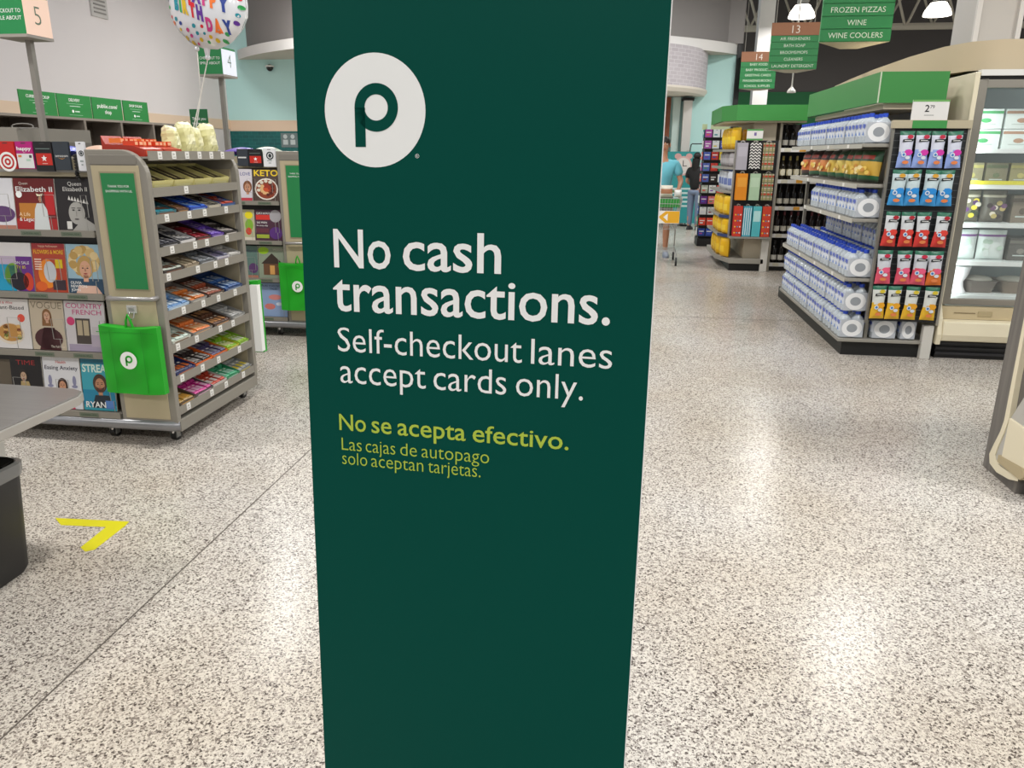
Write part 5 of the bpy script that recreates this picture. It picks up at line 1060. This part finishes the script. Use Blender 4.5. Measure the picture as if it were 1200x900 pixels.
# ================================================================== AISLE SIGNS
def aisle_sign(label, x0, x1, y, z0, z1, num, lines):
    w_ = x1 - x0; t = thing('aisle_sign', label, 'sign', ((x0 + x1) / 2, y, z0), 0, 'hanging aisle signs')
    d = MB(); h = z1 - z0; d.prism([(-w_ / 2, 0), (w_ / 2, 0), (w_ / 2, .03), (.18, .55), (-.0, .55), (-w_ / 2, .03)], 'z', 0, h, mat('1d8043', .5), mat('b7b39c', .5)); d.build('body', t)
    d = MB(); d.box(-w_ / 2 - .004, -.012, h * .73, w_ / 2 + .004, 0, h, mat('a06a48', .5)); fr = FRONT(-w_ / 2, -.012, 0); d.text(fr, num, w_ / 2, h * .775, h * .165, mat('f1e8dc', .5), align='c', bold=-.006); d.flat = True; d.build('number_panel', t)
    n = len(lines); sl = h * .73 / n
    for k, s in enumerate(lines):
        d = MB(); d.flat = True; zb = h * .73 - sl * (k + 1); d.box(-w_ / 2, -.010, zb + .006, w_ / 2, 0, zb + sl - .004, mat('1f8746', .45)); d.text(FRONT(-w_ / 2, -.010, 0), s, w_ / 2, zb + sl * .3, sl * .42, mat('dcead8', .5), align='c', maxw=w_ * .88); d.build('category_slat', t)
    d = MB()
    for q in (-w_ * .4, w_ * .4): d.cyl((q, .1, h), (q, .1, 6.8 - z0), .006, None, mat('9a978f', .5), 5)
    d.build('hanging_rod', t)
aisle_sign('large green aisle sign listing cold beer, frozen pizzas and wine, cut by the top edge', 1.855, 2.525, 8.7, 2.585, 3.22, '12', ('COLD BEER', 'FROZEN PIZZAS', 'WINE', 'WINE COOLERS'))
aisle_sign('green aisle sign with brown head numbered 13', 2.105, 2.815, 13.2, 2.765, 3.425, '13', ('AIR FRESHENERS', 'BATH SOAP', 'BROOMS/MOPS', 'CLEANERS', 'LAUNDRY DETERGENT'))
aisle_sign('green aisle sign with brown head numbered 14, behind sign 13', 2.255, 2.965, 17.6, 2.82, 3.53, '14', ('BABY FOOD', 'BABY PRODUCTS', 'GREETING CARDS', 'MAGAZINES/BOOKS', 'SCHOOL SUPPLIES'))
t = thing('hanging_tag', 'small red and white tag hanging on a cord right of the grey column', 'tag', (5.20, 12.4, 3.45))
d = MB(); d.cyl((0, 0, .1), (.02, 0, 3.3), .008, None, mat('c9c4b8', .5), 5); d.build('cord', t)
d = MB(); d.lathe([(.05, 0), (.07, .03), (.03, .08), (.02, .14)], (0, 0, 0), mat('b8352f', .5), 12); d.build('weight', t, smooth=True)
t = thing('ceiling_microphone', 'thin white hanging rod with flared foot below the aisle 13 sign', 'hanging rod', (2.73, 14.5, 2.52))
d = MB(); d.lathe([(.075, 0), (.07, .03), (.02, .09), (.012, .12), (.012, 4.2)], (0, 0, 0), mat('dedbd4', .5), 10); d.build('rod', t)

# ================================================================== PEOPLE, CART, POSTER
def skin_mesh(name, verts, edges, radii, m, parent=None, root=0, sub=1):
    me = bpy.data.meshes.new(name); me.from_pydata(verts, edges, []); o = bpy.data.objects.new(name, me); COL.objects.link(o)
    sk = o.modifiers.new('skin', 'SKIN'); sk.use_smooth_shade = True; sk.branch_smoothing = .4
    for i, r in enumerate(radii): me.skin_vertices[0].data[i].radius = r if isinstance(r, tuple) else (r, r)
    me.skin_vertices[0].data[root].use_root = True
    sb = o.modifiers.new('sub', 'SUBSURF'); sb.levels = sub; sb.render_levels = sub
    dg = bpy.context.evaluated_depsgraph_get(); dg.update()
    m2 = bpy.data.meshes.new_from_object(o.evaluated_get(dg)); o.modifiers.clear(); o.data = m2; bpy.data.meshes.remove(me); m2.name = name
    m2.materials.clear(); m2.materials.append(m); m2.polygons.foreach_set('use_smooth', [True] * len(m2.polygons))
    if parent: o.parent = parent
    return o
def person(label, loc, rz, sc, shirt, legs, hair, shoes, skin, arms, long_hair=False, shorts=True):
    t = thing('person', label, 'person', loc, rz); t.scale = (sc,) * 3
    V = []; E = []; Rr = []
    def add(p, r, prev=None):
        V.append(p); Rr.append(r)
        if prev is not None: E.append((prev, len(V) - 1))
        return len(V) - 1
    pel = add((0, 0, .95), (.120, .092)); sp = add((0, .0, 1.12), (.105, .078), pel); ch = add((0, .0, 1.30), (.125, .082), sp); nk0 = add((0, .005, 1.42), (.060, .055), ch); nk = add((0, 0, 1.50), (.052, .055), nk0)
    jaw = add((0, -.018, 1.565), (.060, .070), nk); hd = add((0, -.012, 1.64), (.073, .092), jaw); tp = add((0, -.004, 1.715), (.060, .075), hd)
    for s, (el, wr) in zip((-1, 1), arms):
        sh = add((s * .170, .0, 1.375), .046, ch); e = add(el, .043, sh); w_ = add(wr, .030, e)
        dr = (Vector(wr) - Vector(el)).normalized(); sd = dr.cross(Vector((s, 0, 0))); sd = (sd.normalized() if sd.length > .05 else Vector((0, 0, 1)))
        pm = add(tuple(Vector(wr) + dr * .055), (.036, .020), w_)
        ax = dr.cross(sd).normalized()
        for q, ln in zip((-.028, -.010, .010, .028), (.055, .070, .075, .062)):
            a = add(tuple(Vector(wr) + dr * .10 + ax * q), .0095, pm); b = add(tuple(Vector(wr) + dr * (.10 + ln * .55) + ax * q - sd * .014), .0085, a); add(tuple(Vector(wr) + dr * (.10 + ln * .75) + ax * q - sd * .034), .0075, b)
        th = add(tuple(Vector(wr) + dr * .035 + ax * s * .042), .011, pm); add(tuple(Vector(wr) + dr * .075 + ax * s * .058 - sd * .012), .009, th)
    for s in (-1, 1):
        hp = add((s * .092, 0, .88), (.088, .09), pel); kn = add((s * .10, -.012, .49), .056, hp); cf = add((s * .102, .012, .33), .054, kn); an = add((s * .104, .015, .09), .036, cf); add((s * .108, -.05, .045), (.036, .03), an); add((s * .112, -.13, .03), (.036, .022), len(V) - 1)
    skin_mesh('body', V, E, Rr, skin, t)
    V2 = []; E2 = []; R2 = []
    def add2(p, r, prev=None):
        V2.append(p); R2.append(r)
        if prev is not None: E2.append((prev, len(V2) - 1))
        return len(V2) - 1
    a = add2((0, 0, .86), (.166, .130)); b = add2((0, 0, 1.08), (.160, .122), a); c = add2((0, 0, 1.31), (.190, .128), b); n_ = add2((0, .005, 1.445), (.092, .082), c)
    for s, (el, wr) in zip((-1, 1), arms):
        sh = add2((s * .182, 0, 1.375), .085, c); mid = Vector((s * .182, 0, 1.375)).lerp(Vector(el), .75); add2(tuple(mid), .072, sh)
    skin_mesh('shirt', V2, E2, R2, shirt, t)
    V3 = [(0, 0, .95)]; E3 = []; R3 = [(.142, .112)]
    for s in (-1, 1):
        V3.append((s * .092, 0, .86)); R3.append((.10, .105)); E3.append((0, len(V3) - 1)); zz = [(.70, .092), (.52, .080)] if shorts else [(.55, .082), (.32, .070), (.08, .062)]
        for z, r in zz: V3.append((s * .10, -.005, z)); R3.append(r); E3.append((len(V3) - 2, len(V3) - 1))
    skin_mesh('shorts' if shorts else 'trousers', V3, E3, R3, legs, t)
    for s in (-1, 1):
        d = MB(); d.loft([(s * .11, -.06, 0.0, .048, .135), (s * .11, -.06, .03, .050, .138), (s * .108, -.04, .065, .042, .10), (s * .106, .0, .10, .042, .055)], shoes); d.build('shoe', t, smooth=True)
    d = MB(); d.ell((0, .012, 1.675), .083, .098, .085, hair, 14, 10)
    if long_hair: d.loft([(0, .06, 1.30, .07, .03), (0, .065, 1.45, .10, .045), (0, .04, 1.62, .092, .075)], hair)
    d.build('hair', t, smooth=True)
    for s in (-1, 1):
        d = MB(); d.ell((s * .030, -.096, 1.640), .013, .008, .007, mat('e9e6e0', .3), 8, 6); d.ell((s * .030, -.103, 1.640), .006, .004, .006, INK, 8, 6); d.build('eye', t, smooth=True)
        d = MB(); d.ell((s * .078, .0, 1.63), .014, .024, .034, skin, 8, 6); d.build('ear', t, smooth=True)
        d = MB(); d.box(s * .03 - .018, -.102, 1.661, s * .03 + .018, -.094, 1.668, hair); d.build('eyebrow', t)
    d = MB(); d.add([(-.014, -.098, 1.60), (.014, -.098, 1.60), (0, -.128, 1.603), (0, -.098, 1.645)], [(0, 1, 2), (0, 2, 3), (1, 3, 2)], skin); d.build('nose', t)
    d = MB(); d.ell((0, -.088, 1.573), .026, .010, .006, mat('a8564c', .5), 10, 6); d.build('mouth', t, smooth=True)
    return t
person('man in a light blue polo shirt and shorts standing behind a shopping cart', (.55, 12.05, 0), .05, 1.0, mat('6fc3d6', .6), mat('6b665e', .7), mat('241a14', .6), mat('8d97a8', .6), mat('c08a6c', .55),
       (((-.26, -.03, 1.12), (-.20, -.27, 1.02)), ((.27, -.03, 1.12), (.215, -.27, 1.02))))
person('person with black hair and black top, jeans, standing by the clock poster', (1.43, 16.6, 0), PI - .6, .88, mat('141416', .7), mat('6f7f98', .7), mat('0f0d0d', .5), mat('3a3a3e', .6), mat('b98a70', .55),
       (((-.25, -.02, 1.10), (-.20, -.20, .95)), ((.25, -.02, 1.10), (.19, -.22, 1.0))), True, False)
# cart
t = thing('shopping_cart', 'metal shopping cart with green seat flap and yellow arrow sign, pushed by the man', 'shopping cart', (.52, 11.40, 0))
CW = mat('b3b3b0', .3, .7)
d = MB()
def rect_at(z, hx, y0, y1): return [(-hx, y0, z), (hx, y0, z), (hx, y1, z), (-hx, y1, z), (-hx, y0, z)]
for k in range(7):
    f_ = k / 6; d.tube(rect_at(.50 + .42 * f_, .21 + .06 * f_, -.32 - .06 * f_, .30), .0035, CW, 5)
for k in range(15):
    u = -1 + 2 * k / 14; d.tube([(u * .27, -.38, .92), (u * .21, -.32, .50), (u * .21, .30, .50)], .0025, CW, 4); v = -.36 + .66 * k / 14
    for s in (-1, 1): d.tube([(s * .27, v, .92), (s * .21, v * .92, .50)], .0025, CW, 4)
d.build('basket', t)
d = MB()
for s in (-1, 1): d.tube([(s * .27, .42, .98), (s * .27, .34, .92), (s * .24, .28, .45), (s * .24, .30, .20), (s * .23, -.36, .17), (s * .23, -.36, .12)], .011, CW, 6); d.tube([(s * .24, .30, .20), (s * .24, .30, .12)], .011, CW, 6)
for k in range(6): d.tube([(-.23, -.3 + .1 * k, .19), (.23, -.3 + .1 * k, .19)], .004, CW, 5)
d.build('frame', t)
d = MB(); d.cyl((-.27, .42, .98), (.27, .42, .98), .016, None, mat('2f8a44', .4), 10); d.build('handle', t)
d = MB(); d.box(-.24, -.34, .80, .24, -.31, .92, mat('2f8f3a', .5)); d.build('seat_flap', t)
d = MB(); d.flat = True; d.box(-.245, -.372, .585, .245, -.362, .755, mat('e9e6e0', .5)); fr = FRONT(-.245, -.372, .585); d.fpoly(fr, [(.235, .01), (.485, .01), (.485, .16), (.235, .16), (.33, .085)] if False else [(.20, .085), (.30, .005), (.488, .005), (.488, .165), (.30, .165)], mat('e3a81f', .5)); d.fpoly(fr, [(.27, .085), (.33, .035), (.33, .135)], mat('f0ece4', .5), .0012)
d.build('arrow_sign', t)
for s in (-1, 1):
    for yy in (-.36, .30):
        d = MB(); d.cyl((s * .235 - .012, yy, .06), (s * .235 + .012, yy, .06), .06, None, mat('232323', .5), 16); d.box(s * .235 - .016, yy - .012, .05, s * .235 + .016, yy + .012, .13, CW); d.build('wheel', t)
def in_cart(label, x, z, m1, m2, w_=.16, h=.16):
    d = MB(); d.pillow(w_, h, .09, lambda u, v: P(m2) if .3 < v < .7 else P(m1), None, 8, 10, .4); tag(d.build('grocery_bag', loc=(.52 + x, 11.22, z), rot=(0, 0, 0), smooth=True), label, 'grocery bag', 'goods in the cart')
in_cart('white and tan grocery bag in the cart child seat', .06, .93, 'd9d3c4', 'b0795a'); in_cart('white produce bag in the cart by the handle', .215, .93, 'e6e6e4', 'dcdcda', .10, .10)
# poster
t = thing('poster_board', 'teal poster board with a pink alarm clock picture, left of the person in black', 'poster', (1.20, 17.3, 0))
d = MB(); d.box(-.33, -.01, .08, .33, .01, 1.56, mat('2f9a9c', .5)); d.build('board', t)
d = MB(); d.flat = True; fr = FRONT(0, -.01, 0)
for s in (-1, 1): d.fell(fr, s * .115, 1.465, .07, .06, mat('d9a9a6', .5)); d.frect(fr, s * .10 - .015, 1.03, s * .10 + .015, 1.12, mat('d9a9a6', .5))
d.fell(fr, 0, 1.27, .185, .20, mat('e0b9b4', .5), .001); d.fell(fr, 0, 1.27, .15, .165, mat('e9e4df', .5), .0015); d.frect(fr, -.008, 1.26, .008, 1.38, INK, .002); d.frect(fr, 0, 1.26, .08, 1.275, INK, .002)
for k in range(5): d.frect(fr, -.22, .78 - .09 * k, .22 - .06 * (k % 2), .82 - .09 * k, mat('cfe6e4', .5))
d.build('print', t)
d = MB(); d.box(-.25, -.12, 0, -.21, .12, .08, GREY); d.box(.21, -.12, 0, .25, .12, .08, GREY); d.build('foot', t)
d = MB(); d.tube([(1.35, 17.6, 1.62), (1.36, 17.58, 1.70), (1.38, 17.56, 1.72), (1.75, 17.56, 1.72)], .012, BLACK, 6); d.cyl((1.35, 17.6, 0), (1.35, 17.6, 1.62), .012, None, BLACK, 6); d.cyl((1.35, 17.6, 0), (1.35, 17.6, .02), .12, None, BLACK, 14)
tag(d.build('garment_rail'), 'black metal rail with bent arm behind the clock poster', 'rail')
